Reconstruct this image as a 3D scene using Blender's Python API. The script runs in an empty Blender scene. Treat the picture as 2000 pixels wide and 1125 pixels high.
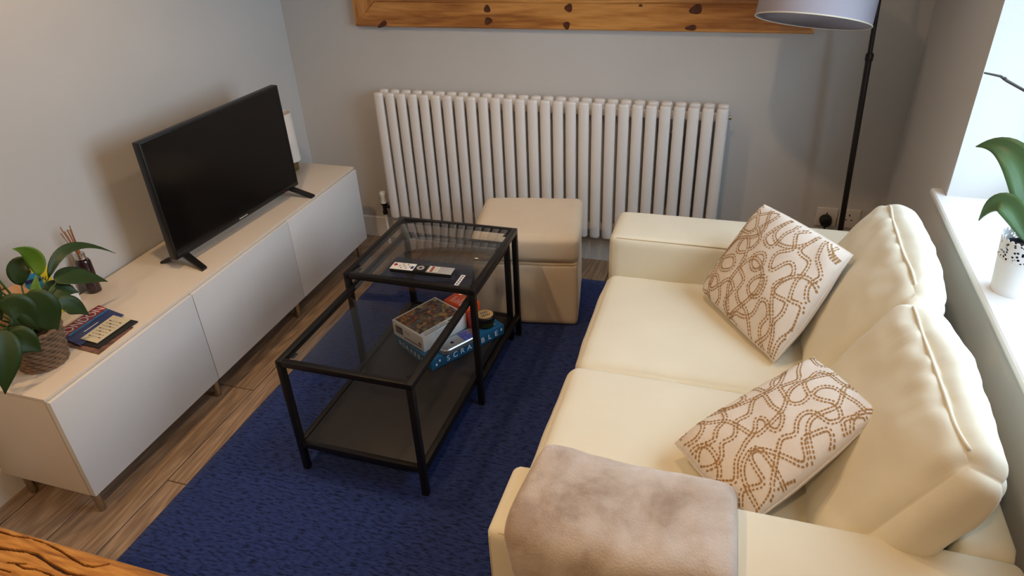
import bpy, bmesh, math, random
from mathutils import Vector, Matrix, noise
random.seed(7)
S = bpy.context.scene
COL = S.collection
PI = math.pi

# ------------------------------------------------------------------ camera
cam_d = bpy.data.cameras.new('camera'); cam = bpy.data.objects.new('camera', cam_d); COL.objects.link(cam)
yaw, pitch, roll, fpx = 0.330937, -0.541936, -0.051002, 1370.37
fw = Vector((-math.sin(yaw)*math.cos(pitch), math.cos(yaw)*math.cos(pitch), math.sin(pitch)))
rt = Vector((math.cos(yaw), math.sin(yaw), 0)); up = rt.cross(fw)
r2 = math.cos(roll)*rt + math.sin(roll)*up
u2 = -math.sin(roll)*rt + math.cos(roll)*up
R = Matrix((r2, u2, -fw)).transposed().to_4x4()
cam.matrix_world = Matrix.Translation((2.15267, -3.07495, 1.71708)) @ R
cam_d.sensor_width = 36.0; cam_d.lens = 36.0*fpx/2000.0; cam_d.clip_start = 0.02
S.camera = cam

# ------------------------------------------------------------------ world, light, exposure
def lin(r, g, b):
    f = lambda c: (c/255/12.92) if c/255 <= 0.04045 else ((c/255+0.055)/1.055)**2.4
    return (f(r), f(g), f(b), 1.0)
W = bpy.data.worlds.new('overcast_sky'); S.world = W; W.use_nodes = True
bg = W.node_tree.nodes['Background']; bg.inputs[0].default_value = (0.66, 0.83, 1.0, 1); bg.inputs[1].default_value = 8.8
S.view_settings.view_transform = 'Standard'; S.view_settings.look = 'None'
S.view_settings.gamma = 1.0; S.view_settings.use_curve_mapping = False
S.view_settings.exposure = 0.0
SPOT_W = 32.0
SPOT_C = (1.0, 0.655, 0.35)
# a portal in the window opening only guides sampling of the sky
pd = bpy.data.lights.new('window_portal', 'AREA'); pd.shape = 'RECTANGLE'; pd.size = 1.32; pd.size_y = 1.19
pd.cycles.is_portal = True
po = bpy.data.objects.new('window_portal', pd); COL.objects.link(po)
po.location = (3.0, -1.3825, 1.455); po.rotation_euler = (0, PI/2, 0)

# ------------------------------------------------------------------ materials
MATS = {}
def nmat(name):
    m = bpy.data.materials.new(name); m.use_nodes = True
    nt = m.node_tree; b = nt.nodes['Principled BSDF']
    MATS[name] = m
    return m, nt, b
def N(nt, t, **k):
    n = nt.nodes.new(t)
    for a, v in k.items():
        if a.startswith('i_'):
            key = a[2:].replace('_', ' ')
            n.inputs[key].default_value = v
        else: setattr(n, a, v)
    return n
def ramp(nt, stops, interp='LINEAR'):
    r = nt.nodes.new('ShaderNodeValToRGB'); r.color_ramp.interpolation = interp
    e = r.color_ramp.elements
    while len(e) < len(stops): e.new(0.5)
    for el, (p, c) in zip(e, stops): el.position = p; el.color = c
    return r
def coords(nt, scale=(1, 1, 1), out='Object', rnd=False):
    tc = nt.nodes.new('ShaderNodeTexCoord'); mp = nt.nodes.new('ShaderNodeMapping')
    mp.inputs['Scale'].default_value = scale
    nt.links.new(tc.outputs[out], mp.inputs['Vector'])
    if rnd:
        oi = nt.nodes.new('ShaderNodeObjectInfo'); mu = N(nt, 'ShaderNodeVectorMath', operation='SCALE')
        mu.inputs[0].default_value = (13.7, 29.1, 7.3)
        nt.links.new(oi.outputs['Random'], mu.inputs['Scale']); nt.links.new(mu.outputs[0], mp.inputs['Location'])
    return mp.outputs[0]
def bump(nt, b, height, strength=0.2, dist=0.002):
    bp = nt.nodes.new('ShaderNodeBump'); bp.inputs['Strength'].default_value = strength; bp.inputs['Distance'].default_value = dist
    nt.links.new(height, bp.inputs['Height']); nt.links.new(bp.outputs[0], b.inputs['Normal'])
def mat(name, c, rough=0.5, metal=0.0, var=0.06, scale=8.0, bmp=0.0, bscale=200.0, sheen=0.0, spec=0.5, coat=0.0, trans=0.0):
    """procedural paint / plastic / cloth: base colour with slow noise variation and optional fine relief"""
    m, nt, b = nmat(name)
    co = coords(nt)
    nz = N(nt, 'ShaderNodeTexNoise', i_Scale=scale, i_Detail=4.0)
    nt.links.new(co, nz.inputs['Vector'])
    lo = tuple(x*(1-var) for x in c[:3])+(1,); hi = tuple(min(1, x*(1+var)) for x in c[:3])+(1,)
    r = ramp(nt, [(0.3, lo), (0.7, hi)]); nt.links.new(nz.outputs['Fac'], r.inputs[0])
    nt.links.new(r.outputs[0], b.inputs['Base Color'])
    b.inputs['Roughness'].default_value = rough; b.inputs['Metallic'].default_value = metal
    b.inputs['Specular IOR Level'].default_value = spec
    if sheen: b.inputs['Sheen Weight'].default_value = sheen; b.inputs['Sheen Roughness'].default_value = 0.4
    if coat: b.inputs['Coat Weight'].default_value = coat
    if trans: b.inputs['Transmission Weight'].default_value = trans
    if bmp:
        n2 = N(nt, 'ShaderNodeTexNoise', i_Scale=bscale, i_Detail=3.0); nt.links.new(co, n2.inputs['Vector'])
        bump(nt, b, n2.outputs['Fac'], bmp, 0.002)
    return m
def wood(name, dark, mid, light, along='y', freq=34.0, rough=0.55, rnd=True, dist=3.0, ring=5.0, rw=0.28):
    m, nt, b = nmat(name)
    sc = {'y': (1, 0.09, 1), 'x': (0.09, 1, 1), 'z': (1, 1, 0.09)}[along]
    co = coords(nt, sc, rnd=rnd)
    n1 = N(nt, 'ShaderNodeTexNoise', i_Scale=ring, i_Detail=2.0, i_Distortion=0.6); nt.links.new(co, n1.inputs['Vector'])
    mu = N(nt, 'ShaderNodeMath', operation='MULTIPLY'); mu.inputs[1].default_value = freq
    nt.links.new(n1.outputs['Fac'], mu.inputs[0])
    sn = N(nt, 'ShaderNodeMath', operation='SINE'); nt.links.new(mu.outputs[0], sn.inputs[0])
    n2 = N(nt, 'ShaderNodeTexNoise', i_Scale=110.0, i_Detail=3.0); nt.links.new(co, n2.inputs['Vector'])
    ad = N(nt, 'ShaderNodeMath', operation='MULTIPLY_ADD'); ad.inputs[1].default_value = rw; nt.links.new(sn.outputs[0], ad.inputs[0])
    nt.links.new(n2.outputs['Fac'], ad.inputs[2])
    r = ramp(nt, [(0.15, dark), (0.5, mid), (0.85, light)]); nt.links.new(ad.outputs[0], r.inputs[0])
    if rnd:
        oi = nt.nodes.new('ShaderNodeObjectInfo'); hs = nt.nodes.new('ShaderNodeHueSaturation')
        mr = N(nt, 'ShaderNodeMapRange'); mr.inputs['To Min'].default_value = 0.88; mr.inputs['To Max'].default_value = 1.12
        nt.links.new(oi.outputs['Random'], mr.inputs['Value']); nt.links.new(mr.outputs[0], hs.inputs['Value'])
        nt.links.new(r.outputs[0], hs.inputs['Color']); nt.links.new(hs.outputs[0], b.inputs['Base Color'])
    else: nt.links.new(r.outputs[0], b.inputs['Base Color'])
    b.inputs['Roughness'].default_value = rough
    bump(nt, b, ad.outputs[0], 0.12, 0.002)
    return m

wall_m = mat('wall_paint', lin(205, 203, 200), 0.9, var=0.02, scale=3, bmp=0.05, bscale=260, spec=0.2)
white_m = mat('white_paint', lin(232, 231, 228), 0.45, var=0.015)
ceil_m = mat('ceiling_paint', lin(238, 236, 232), 0.9, var=0.01)
plank_m = wood('laminate_oak', lin(128, 106, 86), lin(152, 128, 105), lin(182, 156, 130), 'y', 150, 0.5, ring=5.0, rw=0.16)
gap_m = mat('floor_gap', lin(34, 26, 20), 0.9)
pine_m = wood('pine_rail', lin(158, 98, 46), lin(194, 130, 64), lin(218, 154, 84), 'x', 30, 0.4, rnd=True, ring=7.0)
pinev_m = wood('pine_stile', lin(158, 98, 46), lin(194, 130, 64), lin(218, 154, 84), 'z', 30, 0.4, rnd=True, ring=7.0)
knot_m = mat('pine_knot', lin(84, 42, 22), 0.45, var=0.4, scale=60)
cab_m = mat('cabinet_foil', lin(226, 214, 198), 0.45, var=0.012)
door_m = mat('cabinet_door', lin(226, 226, 226), 0.32, var=0.012)
steel_m = mat('brushed_steel', lin(176, 166, 150), 0.35, 1.0, bmp=0.05)
black_m = mat('black_plastic', lin(18, 17, 17), 0.4, var=0.1)
matt_black_m = mat('matt_black', lin(16, 15, 15), 0.6)
screen_m = mat('tv_screen', lin(13, 12, 12), 0.16, var=0.05, spec=0.35)
rad_m = mat('radiator_enamel', lin(234, 230, 226), 0.35, var=0.01)
tub_m = mat('table_steel', lin(25, 22, 21), 0.42, 0.3, var=0.12, scale=20)
shelf_m = mat('table_shelf', lin(36, 30, 27), 0.5, var=0.12, scale=30)
sofa_m = mat('cream_cotton', lin(232, 226, 205), 0.85, var=0.02, bmp=0.12, bscale=420, sheen=0.25, spec=0.2)
otto_m = mat('cream_faux_suede', lin(224, 206, 180), 0.8, var=0.03, bmp=0.08, bscale=300, sheen=0.3, spec=0.2)
seam_m = mat('seam_thread', lin(206, 186, 150), 0.85)
lampshade_m = mat('grey_lampshade', lin(168, 164, 176), 0.85, var=0.02, bmp=0.08, bscale=500)
lining_m = mat('lampshade_lining', lin(236, 228, 208), 0.7, var=0.02)
bronze_m = mat('dark_bronze', lin(34, 26, 24), 0.4, 0.4)
sock_m = mat('socket_plastic', lin(222, 214, 206), 0.4, var=0.01)
soil_m = mat('potting_soil', lin(44, 32, 24), 0.95, var=0.5, scale=90, bmp=0.8, bscale=120)
brass_m = mat('brushed_brass', lin(150, 132, 92), 0.35, 0.9, var=0.1, scale=30)
shade_w_m = mat('white_shade', lin(238, 232, 224), 0.7, var=0.01)
reed_m = mat('reed', lin(170, 112, 68), 0.7, var=0.2, scale=60)
purple_m = mat('purple_glass', lin(46, 24, 32), 0.12, var=0.2, coat=0.6)
chrome_m = mat('chrome', lin(215, 210, 205), 0.15, 1.0)
card_m = mat('kraft_card', lin(196, 150, 112), 0.8, var=0.08, scale=40)
paper_m = mat('paper', lin(232, 226, 210), 0.7, var=0.02)

def leafmat(name, c1, c2, rough=0.35):
    m, nt, b = nmat(name)
    co = coords(nt, (1, 1, 1), 'UV')
    wv = N(nt, 'ShaderNodeTexWave', i_Scale=5.0, i_Distortion=1.2); wv.bands_direction = 'Y'; nt.links.new(co, wv.inputs['Vector'])
    r = ramp(nt, [(0.1, c1), (0.95, c2)]); nt.links.new(wv.outputs['Fac'], r.inputs[0]); nt.links.new(r.outputs[0], b.inputs['Base Color'])
    b.inputs['Roughness'].default_value = rough; bump(nt, b, wv.outputs['Fac'], 0.15, 0.001)
    return m
leaf_d = leafmat('lily_leaf_dark', lin(34, 54, 18), lin(50, 76, 27), 0.45)
leaf_l = leafmat('lily_leaf_light', lin(84, 118, 24), lin(112, 146, 36), 0.45)
leaf_o = leafmat('orchid_leaf', lin(66, 98, 58), lin(96, 130, 84), 0.35)
stem_m = mat('green_stem', lin(66, 100, 42), 0.5, var=0.15, scale=40)
ostem_m = mat('orchid_stem', lin(58, 52, 40), 0.6, var=0.2, scale=40)

# rug: navy low pile with broken horizontal ribs
m, nt, b = nmat('navy_rug')
co = coords(nt, (38, 125, 1)); n1 = N(nt, 'ShaderNodeTexNoise', i_Scale=1.0, i_Detail=3.0, i_Roughness=0.6); nt.links.new(co, n1.inputs['Vector'])
co2 = coords(nt, (1, 1, 1)); n2 = N(nt, 'ShaderNodeTexNoise', i_Scale=500.0, i_Detail=2.0); nt.links.new(co2, n2.inputs['Vector'])
r = ramp(nt, [(0.36, lin(16, 24, 56)), (0.47, lin(37, 52, 106)), (0.75, lin(50, 68, 126))]); nt.links.new(n1.outputs['Fac'], r.inputs[0])
nt.links.new(r.outputs[0], b.inputs['Base Color']); b.inputs['Roughness'].default_value = 0.95; b.inputs['Specular IOR Level'].default_value = 0.1
b.inputs['Sheen Weight'].default_value = 0.25; b.inputs['Sheen Tint'].default_value = (0.5, 0.6, 1, 1)
ad = N(nt, 'ShaderNodeMath', operation='MULTIPLY_ADD'); ad.inputs[1].default_value = 0.4
nt.links.new(n2.outputs['Fac'], ad.inputs[0]); nt.links.new(n1.outputs['Fac'], ad.inputs[2]); bump(nt, b, ad.outputs[0], 0.7, 0.006)
rug_m = m

# clear glass: straight-through pane with fresnel reflection
def glassmat(name, tint, ior=1.5):
    m, nt, b = nmat(name); nt.nodes.remove(b)
    out = [n for n in nt.nodes if n.type == 'OUTPUT_MATERIAL'][0]
    tr = N(nt, 'ShaderNodeBsdfTransparent'); tr.inputs[0].default_value = tint
    gl = N(nt, 'ShaderNodeBsdfGlossy'); gl.inputs['Roughness'].default_value = 0.02
    lw = N(nt, 'ShaderNodeLayerWeight'); lw.inputs['Blend'].default_value = 0.5
    pw = N(nt, 'ShaderNodeMath', operation='POWER'); pw.inputs[1].default_value = 4.0; nt.links.new(lw.outputs['Facing'], pw.inputs[0])
    fr = N(nt, 'ShaderNodeMath', operation='MULTIPLY_ADD'); fr.inputs[1].default_value = 0.8*(ior-1)/0.5; fr.inputs[2].default_value = 0.03; nt.links.new(pw.outputs[0], fr.inputs[0])
    mx = N(nt, 'ShaderNodeMixShader'); nt.links.new(fr.outputs[0], mx.inputs[0]); nt.links.new(tr.outputs[0], mx.inputs[1]); nt.links.new(gl.outputs[0], mx.inputs[2])
    nt.links.new(mx.outputs[0], out.inputs[0]); return m
tglass_m = glassmat('table_glass', (0.86, 0.87, 0.87, 1))
wglass_m = glassmat('window_glass', (0.98, 0.99, 1, 1), 1.3)
jar_m = glassmat('jar_glass', (0.62, 0.68, 0.58, 1))

# throw: brushed fleece with mottled nap
m, nt, b = nmat('taupe_fleece')
co = coords(nt); n1 = N(nt, 'ShaderNodeTexNoise', i_Scale=7.0, i_Detail=5.0, i_Roughness=0.6, i_Distortion=0.2); nt.links.new(co, n1.inputs['Vector'])
n2 = N(nt, 'ShaderNodeTexNoise', i_Scale=240.0, i_Detail=3.0); nt.links.new(co, n2.inputs['Vector'])
r = ramp(nt, [(0.36, lin(162, 144, 130)), (0.5, lin(190, 177, 166)), (0.66, lin(208, 198, 190))]); nt.links.new(n1.outputs['Fac'], r.inputs[0])
nt.links.new(r.outputs[0], b.inputs['Base Color']); b.inputs['Roughness'].default_value = 1.0; b.inputs['Specular IOR Level'].default_value = 0.1
b.inputs['Sheen Weight'].default_value = 0.5; b.inputs['Sheen Roughness'].default_value = 0.35
ad = N(nt, 'ShaderNodeMath', operation='MULTIPLY_ADD'); ad.inputs[1].default_value = 0.5; nt.links.new(n2.outputs['Fac'], ad.inputs[0]); nt.links.new(n1.outputs['Fac'], ad.inputs[2])
bump(nt, b, ad.outputs[0], 0.5, 0.006); fleece_m = m

# jigsaw picture: many small patches of muted colours
m, nt, b = nmat('jigsaw_picture')
co = coords(nt, (1, 1, 1)); v = N(nt, 'ShaderNodeTexVoronoi', i_Scale=75.0); nt.links.new(co, v.inputs['Vector'])
sx = nt.nodes.new('ShaderNodeSeparateColor'); nt.links.new(v.outputs['Color'], sx.inputs[0])
r = ramp(nt, [(0.0, lin(40, 34, 30)), (0.25, lin(104, 44, 30)), (0.4, lin(66, 78, 66)), (0.55, lin(150, 84, 44)), (0.7, lin(70, 92, 100)), (0.85, lin(176, 150, 70)), (1.0, lin(150, 44, 34))])
nt.links.new(sx.outputs[0], r.inputs[0])
n1 = N(nt, 'ShaderNodeTexNoise', i_Scale=16.0, i_Detail=6.0); nt.links.new(co, n1.inputs['Vector'])
mx = N(nt, 'ShaderNodeMix', data_type='RGBA', blend_type='MULTIPLY'); mx.inputs['Factor'].default_value = 0.75
r2_ = ramp(nt, [(0.3, (0.5, 0.45, 0.42, 1)), (0.6, (1.3, 1.3, 1.3, 1))]); nt.links.new(n1.outputs['Fac'], r2_.inputs[0])
nt.links.new(r.outputs[0], mx.inputs['A']); nt.links.new(r2_.outputs[0], mx.inputs['B']); nt.links.new(mx.outputs['Result'], b.inputs['Base Color'])
b.inputs['Roughness'].default_value = 0.4; puzzle_m = m

# lace pot: white steel with punched holes (alpha) in the upper band
m, nt, b = nmat('lace_steel')
b.inputs['Base Color'].default_value = lin(232, 228, 226); b.inputs['Roughness'].default_value = 0.4
co = coords(nt); v = N(nt, 'ShaderNodeTexVoronoi', i_Scale=120.0, i_Randomness=0.9); nt.links.new(co, v.inputs['Vector'])
th = N(nt, 'ShaderNodeMath', operation='GREATER_THAN'); th.inputs[1].default_value = 0.36; nt.links.new(v.outputs['Distance'], th.inputs[0])
nt.links.new(th.outputs[0], b.inputs['Alpha']); lace_m = m
rope_m = mat('seagrass_rope', lin(126, 100, 76), 0.85, var=0.3, scale=45, bmp=0.5, bscale=160)
inner_m = mat('pot_liner', lin(46, 50, 60), 0.6)

def plain(name, r, g, b_, rough=0.5, **k): return mat(name, lin(r, g, b_), rough, **k)
blue_m = plain('game_box_blue', 26, 88, 128, 0.4, var=0.05, scale=14)
orange_m = plain('orange_card', 240, 84, 20, 0.45, var=0.04)
red_m = plain('red_print', 168, 40, 36, 0.45)
navy_m = plain('navy_print', 44, 58, 112, 0.4, var=0.15, scale=20)
ink_m = plain('dark_ink', 30, 28, 30, 0.6)
print_w = plain('white_print', 236, 234, 230, 0.5)
box_w = plain('white_card', 226, 222, 216, 0.55, var=0.03)
silver_m = mat('silver_tin', lin(190, 192, 196), 0.3, 0.85)
tan_m = plain('jar_label', 196, 160, 104, 0.5)
yel_m = plain('yellow_leaflet', 228, 206, 40, 0.5)
cyan_m = plain('blue_leaflet', 50, 140, 190, 0.5, var=0.3, scale=60)
cushion_m = mat('cushion_canvas', lin(228, 218, 206), 0.8, var=0.03, bmp=0.1, bscale=500)
dash_m = plain('brown_dash_print', 164, 122, 70, 0.8, var=0.12, scale=60)
grey_m = plain('remote_grey', 168, 164, 160, 0.4)
photo_m = plain('photo_print', 120, 84, 70, 0.4, var=0.7, scale=40)
cream_p = plain('cream_booklet', 222, 210, 178, 0.5)

# ------------------------------------------------------------------ mesh helpers
def link(o, parent=None):
    COL.objects.link(o)
    if parent: o.parent = parent
    return o
def mesh_obj(name, verts, faces, m, parent=None, smooth=False, uvs=None):
    me = bpy.data.meshes.new(name); me.from_pydata([tuple(v) for v in verts], [], faces)
    if uvs:
        ul = me.uv_layers.new()
        for l in me.loops: ul.data[l.index].uv = uvs[l.vertex_index]
    me.materials.append(m); me.update()
    bm = bmesh.new(); bm.from_mesh(me); bmesh.ops.recalc_face_normals(bm, faces=bm.faces[:]); bm.to_mesh(me); bm.free()
    if smooth:
        for p in me.polygons: p.use_smooth = True
    return link(bpy.data.objects.new(name, me), parent)
def bm_obj(name, bm, m, parent=None, smooth=False, angle=None):
    me = bpy.data.meshes.new(name); bmesh.ops.recalc_face_normals(bm, faces=bm.faces[:]); bm.to_mesh(me); bm.free(); me.materials.append(m)
    if smooth:
        me.polygons.foreach_set('use_smooth', [True]*len(me.polygons))
        if angle: me.set_sharp_from_angle(angle=angle)
    return link(bpy.data.objects.new(name, me), parent)
def share(name, src, parent=None, loc=(0, 0, 0), rot=(0, 0, 0)):
    o = bpy.data.objects.new(name, src.data); link(o, parent); o.location = loc; o.rotation_euler = rot; return o
def box(name, lo, hi, m, parent=None, bev=0.0, seg=2):
    bm = bmesh.new(); bmesh.ops.create_cube(bm, size=1)
    for v in bm.verts:
        for i in range(3): v.co[i] = (lo[i]+hi[i])/2 + v.co[i]*(hi[i]-lo[i])
    if bev: bmesh.ops.bevel(bm, geom=bm.edges[:], offset=bev, segments=seg, profile=0.5, affect='EDGES')
    return bm_obj(name, bm, m, parent, smooth=bool(bev), angle=0.6 if bev else None)
def tube_mesh(path, rad, n=10, cap=True, closed=False):
    path = [Vector(p) for p in path]; k = len(path)
    rs = rad if isinstance(rad, (list, tuple)) else [rad]*k
    verts, faces = [], []; prev = None
    for i, p in enumerate(path):
        a = path[(i-1) % k] if (closed or i > 0) else p; c = path[(i+1) % k] if (closed or i < k-1) else p
        t = (c-a).normalized()
        if prev is None:
            q = Vector((0, 0, 1)) if abs(t.z) < 0.9 else Vector((1, 0, 0)); nrm = (q - t*q.dot(t)).normalized()
        else: nrm = (prev - t*prev.dot(t)).normalized()
        prev = nrm; bi = t.cross(nrm)
        for j in range(n):
            an = 2*PI*j/n; verts.append(p + rs[i]*(math.cos(an)*nrm + math.sin(an)*bi))
    for i in range(k if closed else k-1):
        i2 = (i+1) % k
        for j in range(n): faces.append((i*n+j, i*n+(j+1) % n, i2*n+(j+1) % n, i2*n+j))
    if cap and not closed: faces.append(tuple(range(n))[::-1]); faces.append(tuple((k-1)*n+j for j in range(n)))
    return verts, faces
def tube(name, path, rad, m, parent=None, n=10, closed=False):
    v, f = tube_mesh(path, rad, n, True, closed); o = mesh_obj(name, v, f, m, parent, True)
    o.data.set_sharp_from_angle(angle=1.0); return o
def lathe(name, prof, m, parent=None, n=32, loc=(0, 0, 0), smooth=True, sx=1.0, sy=1.0):
    verts, faces = [], []
    for (r, z) in prof:
        for j in range(n):
            a = 2*PI*j/n; verts.append((loc[0]+sx*r*math.cos(a), loc[1]+sy*r*math.sin(a), loc[2]+z))
    for i in range(len(prof)-1):
        for j in range(n): faces.append((i*n+j, i*n+(j+1) % n, (i+1)*n+(j+1) % n, (i+1)*n+j))
    if prof[0][0] > 1e-6: faces.append(tuple(range(n))[::-1])
    if prof[-1][0] > 1e-6: faces.append(tuple((len(prof)-1)*n+j for j in range(n)))
    o = mesh_obj(name, verts, faces, m, parent, smooth)
    if smooth: o.data.set_sharp_from_angle(angle=0.7)
    return o
def cubegrid(n):
    idx, pts, faces = {}, [], []
    def sp(k):
        t = -1+2*k/n; return math.copysign(1-(1-abs(t))**1.35, t)
    def vid(c):
        key = tuple(round(x, 5) for x in c)
        if key not in idx: idx[key] = len(pts); pts.append(Vector(c))
        return idx[key]
    for ax in range(3):
        for s in (-1, 1):
            for a in range(n):
                for c in range(n):
                    q = []
                    for (da, dc) in ((0, 0), (1, 0), (1, 1), (0, 1)):
                        co = [0, 0, 0]; co[ax] = s; co[(ax+1) % 3] = sp(a+da); co[(ax+2) % 3] = sp(c+dc); q.append(vid(co))
                    faces.append(q if s > 0 else q[::-1])
    return pts, faces
CG = {}
def soft(name, ctr, size, r, m, parent=None, n=22, puff=(0, 0, 0), wr=0.0, wsc=9.0, mtx=None, seed=0, fn=None):
    """soft upholstered block: rounded box, faces puffed out, light wrinkles"""
    if n not in CG: CG[n] = cubegrid(n)
    pts, faces = CG[n]; h = Vector(size)/2; verts = []
    for u in pts:
        p = Vector((u[i]*h[i] for i in range(3)))
        q = Vector((max(-(h[i]-r), min(h[i]-r, p[i])) for i in range(3))); d = p-q
        nr = d.normalized() if d.length > 1e-9 else Vector((0, 0, 1))
        p = q + nr*r
        for i in range(3):
            a, c = u[(i+1) % 3], u[(i+2) % 3]
            p[i] += puff[i]*u[i]*max(0, 1-a*a)**0.7*max(0, 1-c*c)**0.7
        if wr: p += nr*wr*noise.fractal(Vector(p)*wsc+Vector((seed*7.1, seed*3.3, seed)), 0.9, 2.0, 3)
        if fn: p = fn(p, u)
        verts.append((mtx @ p) if mtx else p+Vector(ctr))
    return mesh_obj(name, verts, faces, m, parent, True)
def empty(name, loc=(0, 0, 0), rz=0.0):
    o = bpy.data.objects.new(name, None); COL.objects.link(o); o.location = loc; o.rotation_euler = (0, 0, rz); o.empty_display_size = 0.1; return o
def tag(o, label, cat, group=None):
    o['label'] = label; o['category'] = cat
    if group: o['group'] = group
    return o
def structure(o, label=None):
    o['kind'] = 'structure'
    if label: o['label'] = label
    return o
def text(name, body, size, m, parent, mtx, ext=0.0004, sx=1.0, space=1.0):
    cu = bpy.data.curves.new(name+'_c', 'FONT'); cu.body = body; cu.size = size; cu.extrude = ext; cu.align_x = 'CENTER'; cu.align_y = 'CENTER'; cu.space_character = space
    t = bpy.data.objects.new(name+'_t', cu); COL.objects.link(t)
    dg = bpy.context.evaluated_depsgraph_get(); me = bpy.data.meshes.new_from_object(t.evaluated_get(dg))
    bpy.data.objects.remove(t); bpy.data.curves.remove(cu)
    me.materials.clear(); me.materials.append(m)
    me.transform(mtx @ Matrix.Diagonal((sx, 1, 1, 1)))
    me.name = name
    return link(bpy.data.objects.new(name, me), parent)
def frame_m(o, x, y):
    """matrix with origin o, x axis x, y axis y (unit), z normal"""
    x = Vector(x).normalized(); y = Vector(y); y = (y-x*y.dot(x)).normalized(); z = x.cross(y)
    return Matrix.Translation(Vector(o)) @ Matrix((x, y, z)).transposed().to_4x4()
def bez(p0, p1, p2, n):
    p0, p1, p2 = Vector(p0), Vector(p1), Vector(p2)
    return [p0*(1-t)**2 + p1*2*t*(1-t) + p2*t*t for t in [i/n for i in range(n+1)]]

# ================================================================== ROOM
WX, YN, ZC = 2.79, -5.2, 2.40
def wallbox(name, lo, hi, m=wall_m): return structure(box(name, lo, hi, m))
wallbox('wall_left', (-0.12, YN, -0.1), (0, 0.12, ZC))
wallbox('wall_back', (0, 0, -0.1), (WX, 0.12, ZC))
wallbox('wall_front', (0, YN-0.12, -0.1), (WX, YN, ZC))
box_c = wallbox('ceiling', (-0.12, YN-0.12, ZC), (WX+0.3, 0.12, ZC+0.1), ceil_m)
WY0, WY1, WZ0, WZ1 = -1.98, -0.785, 0.79, 2.12       # window opening
def wall_with_hole():
    bm = bmesh.new()
    def bx(lo, hi):
        r_ = bmesh.ops.create_cube(bm, size=1)
        for v in r_['verts']:
            for i in range(3): v.co[i] = (lo[i]+hi[i])/2 + v.co[i]*(hi[i]-lo[i])
    X0, X1 = WX, WX+0.30
    bx((X0, YN, -0.1), (X1, WY0, ZC)); bx((X0, WY1, -0.1), (X1, 0.12, ZC))
    bx((X0, WY0, -0.1), (X1, WY1, WZ0-0.03)); bx((X0, WY0, WZ1), (X1, WY1, ZC))
    return structure(bm_obj('wall_right', bm, wall_m))
wall_with_hole()
ground = structure(box('unseen_ground', (WX+0.32, -9, -0.6), (16, 7, -0.5), mat('unseen_ground_grey', lin(120, 122, 116), 0.9, var=0.2)))  # unseen ground, added to block sky light from below the horizon
# floor: sub-floor slab and one object for each plank
fl = structure(box('floor', (-0.0, YN, -0.09), (WX, 0, -0.0125), gap_m))
PW, PL = 0.1955, 1.21
bm = bmesh.new(); bmesh.ops.create_cube(bm, size=1)
for v in bm.verts: v.co = Vector((v.co.x*(PW-0.0044), v.co.y*(PL-0.0032), v.co.z*0.012))
bmesh.ops.bevel(bm, geom=[e for e in bm.edges if all(v.co.z > 0 for v in e.verts)], offset=0.0016, segments=1, affect='EDGES')
pk = bm_obj('plank', bm, plank_m, fl); first = True
joint = {2: -1.837, 1: -1.352, 0: -2.25}
for i in range(-1, 14):
    x0 = 0.0775 + i*PW
    y0 = joint.get(i, -0.31 - (i*0.47) % PL)
    k0 = math.ceil((0-y0)/PL)
    for k in range(-5, 3):
        a, c = y0+(k-1)*PL, y0+k*PL
        a2, c2 = max(a, YN), min(c, 0); xa, xb = max(x0, 0), min(x0+PW, WX)
        if c2-a2 < 0.02 or xb-xa < 0.01: continue
        if c2-a2 > PL-1e-3 and xb-xa > PW-1e-3:
            o = pk if first else share('plank', pk, fl); first = False
            o.location = ((xa+xb)/2, (a2+c2)/2, -0.006)
        else: box('plank', (xa+0.0022, a2+0.0016, -0.012), (xb-0.0022, c2-0.0016, 0), plank_m, fl)
# baseboards
def skirting(name, lo, hi, axis):
    bm = bmesh.new(); bmesh.ops.create_cube(bm, size=1)
    for v in bm.verts:
        for i in range(3): v.co[i] = (lo[i]+hi[i])/2 + v.co[i]*(hi[i]-lo[i])
    bmesh.ops.bevel(bm, geom=[e for e in bm.edges if all(v.co.z > 0.1 for v in e.verts)], offset=0.006, segments=3, affect='EDGES')
    return structure(bm_obj(name, bm, white_m))
skirting('baseboard_back', (0.0155, -0.015, 0.0), (WX-0.0155, -0.0002, 0.118), 'x')
skirting('baseboard_left', (0.0002, YN+0.001, 0.0), (0.015, -0.0002, 0.118), 'y')
skirting('baseboard_right', (WX-0.015, YN+0.001, 0.0), (WX-0.0002, -0.0002, 0.118), 'y')
# window with frame, panes and the deep sill
win = structure(empty('window_1', (WX+0.24, (WY0+WY1)/2, WZ0)), 'bright window above the sofa in a deep white reveal')
wl = Matrix.Translation((-WX-0.24, -(WY0+WY1)/2, -WZ0))
def wbox(name, lo, hi, m, bev=0.003, par=None):
    o = box(name, lo, hi, m, None, bev); o.data.transform(wl); o.parent = par or win; return o
XF0, XF1 = WX+0.215, WX+0.275
wbox('frame_side', (XF0, WY0, WZ0), (XF1, WY0+0.06, WZ1), white_m); wbox('frame_side', (XF0, WY1-0.06, WZ0), (XF1, WY1, WZ1), white_m)
wbox('frame_rail', (XF0, WY0+0.06, WZ0), (XF1, WY1-0.06, WZ0+0.06), white_m); wbox('frame_rail', (XF0, WY0+0.06, WZ1-0.06), (XF1, WY1-0.06, WZ1), white_m)
ym = (WY0+WY1)/2
wbox('mullion', (XF0+0.005, ym-0.03, WZ0+0.06), (XF1-0.005, ym+0.03, WZ1-0.06), white_m)
for (a, c) in ((WY0+0.06, ym-0.03), (ym+0.03, WY1-0.06)): wbox('pane', (XF0+0.024, a, WZ0+0.06), (XF0+0.028, c, WZ1-0.06), wglass_m, 0)
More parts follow.
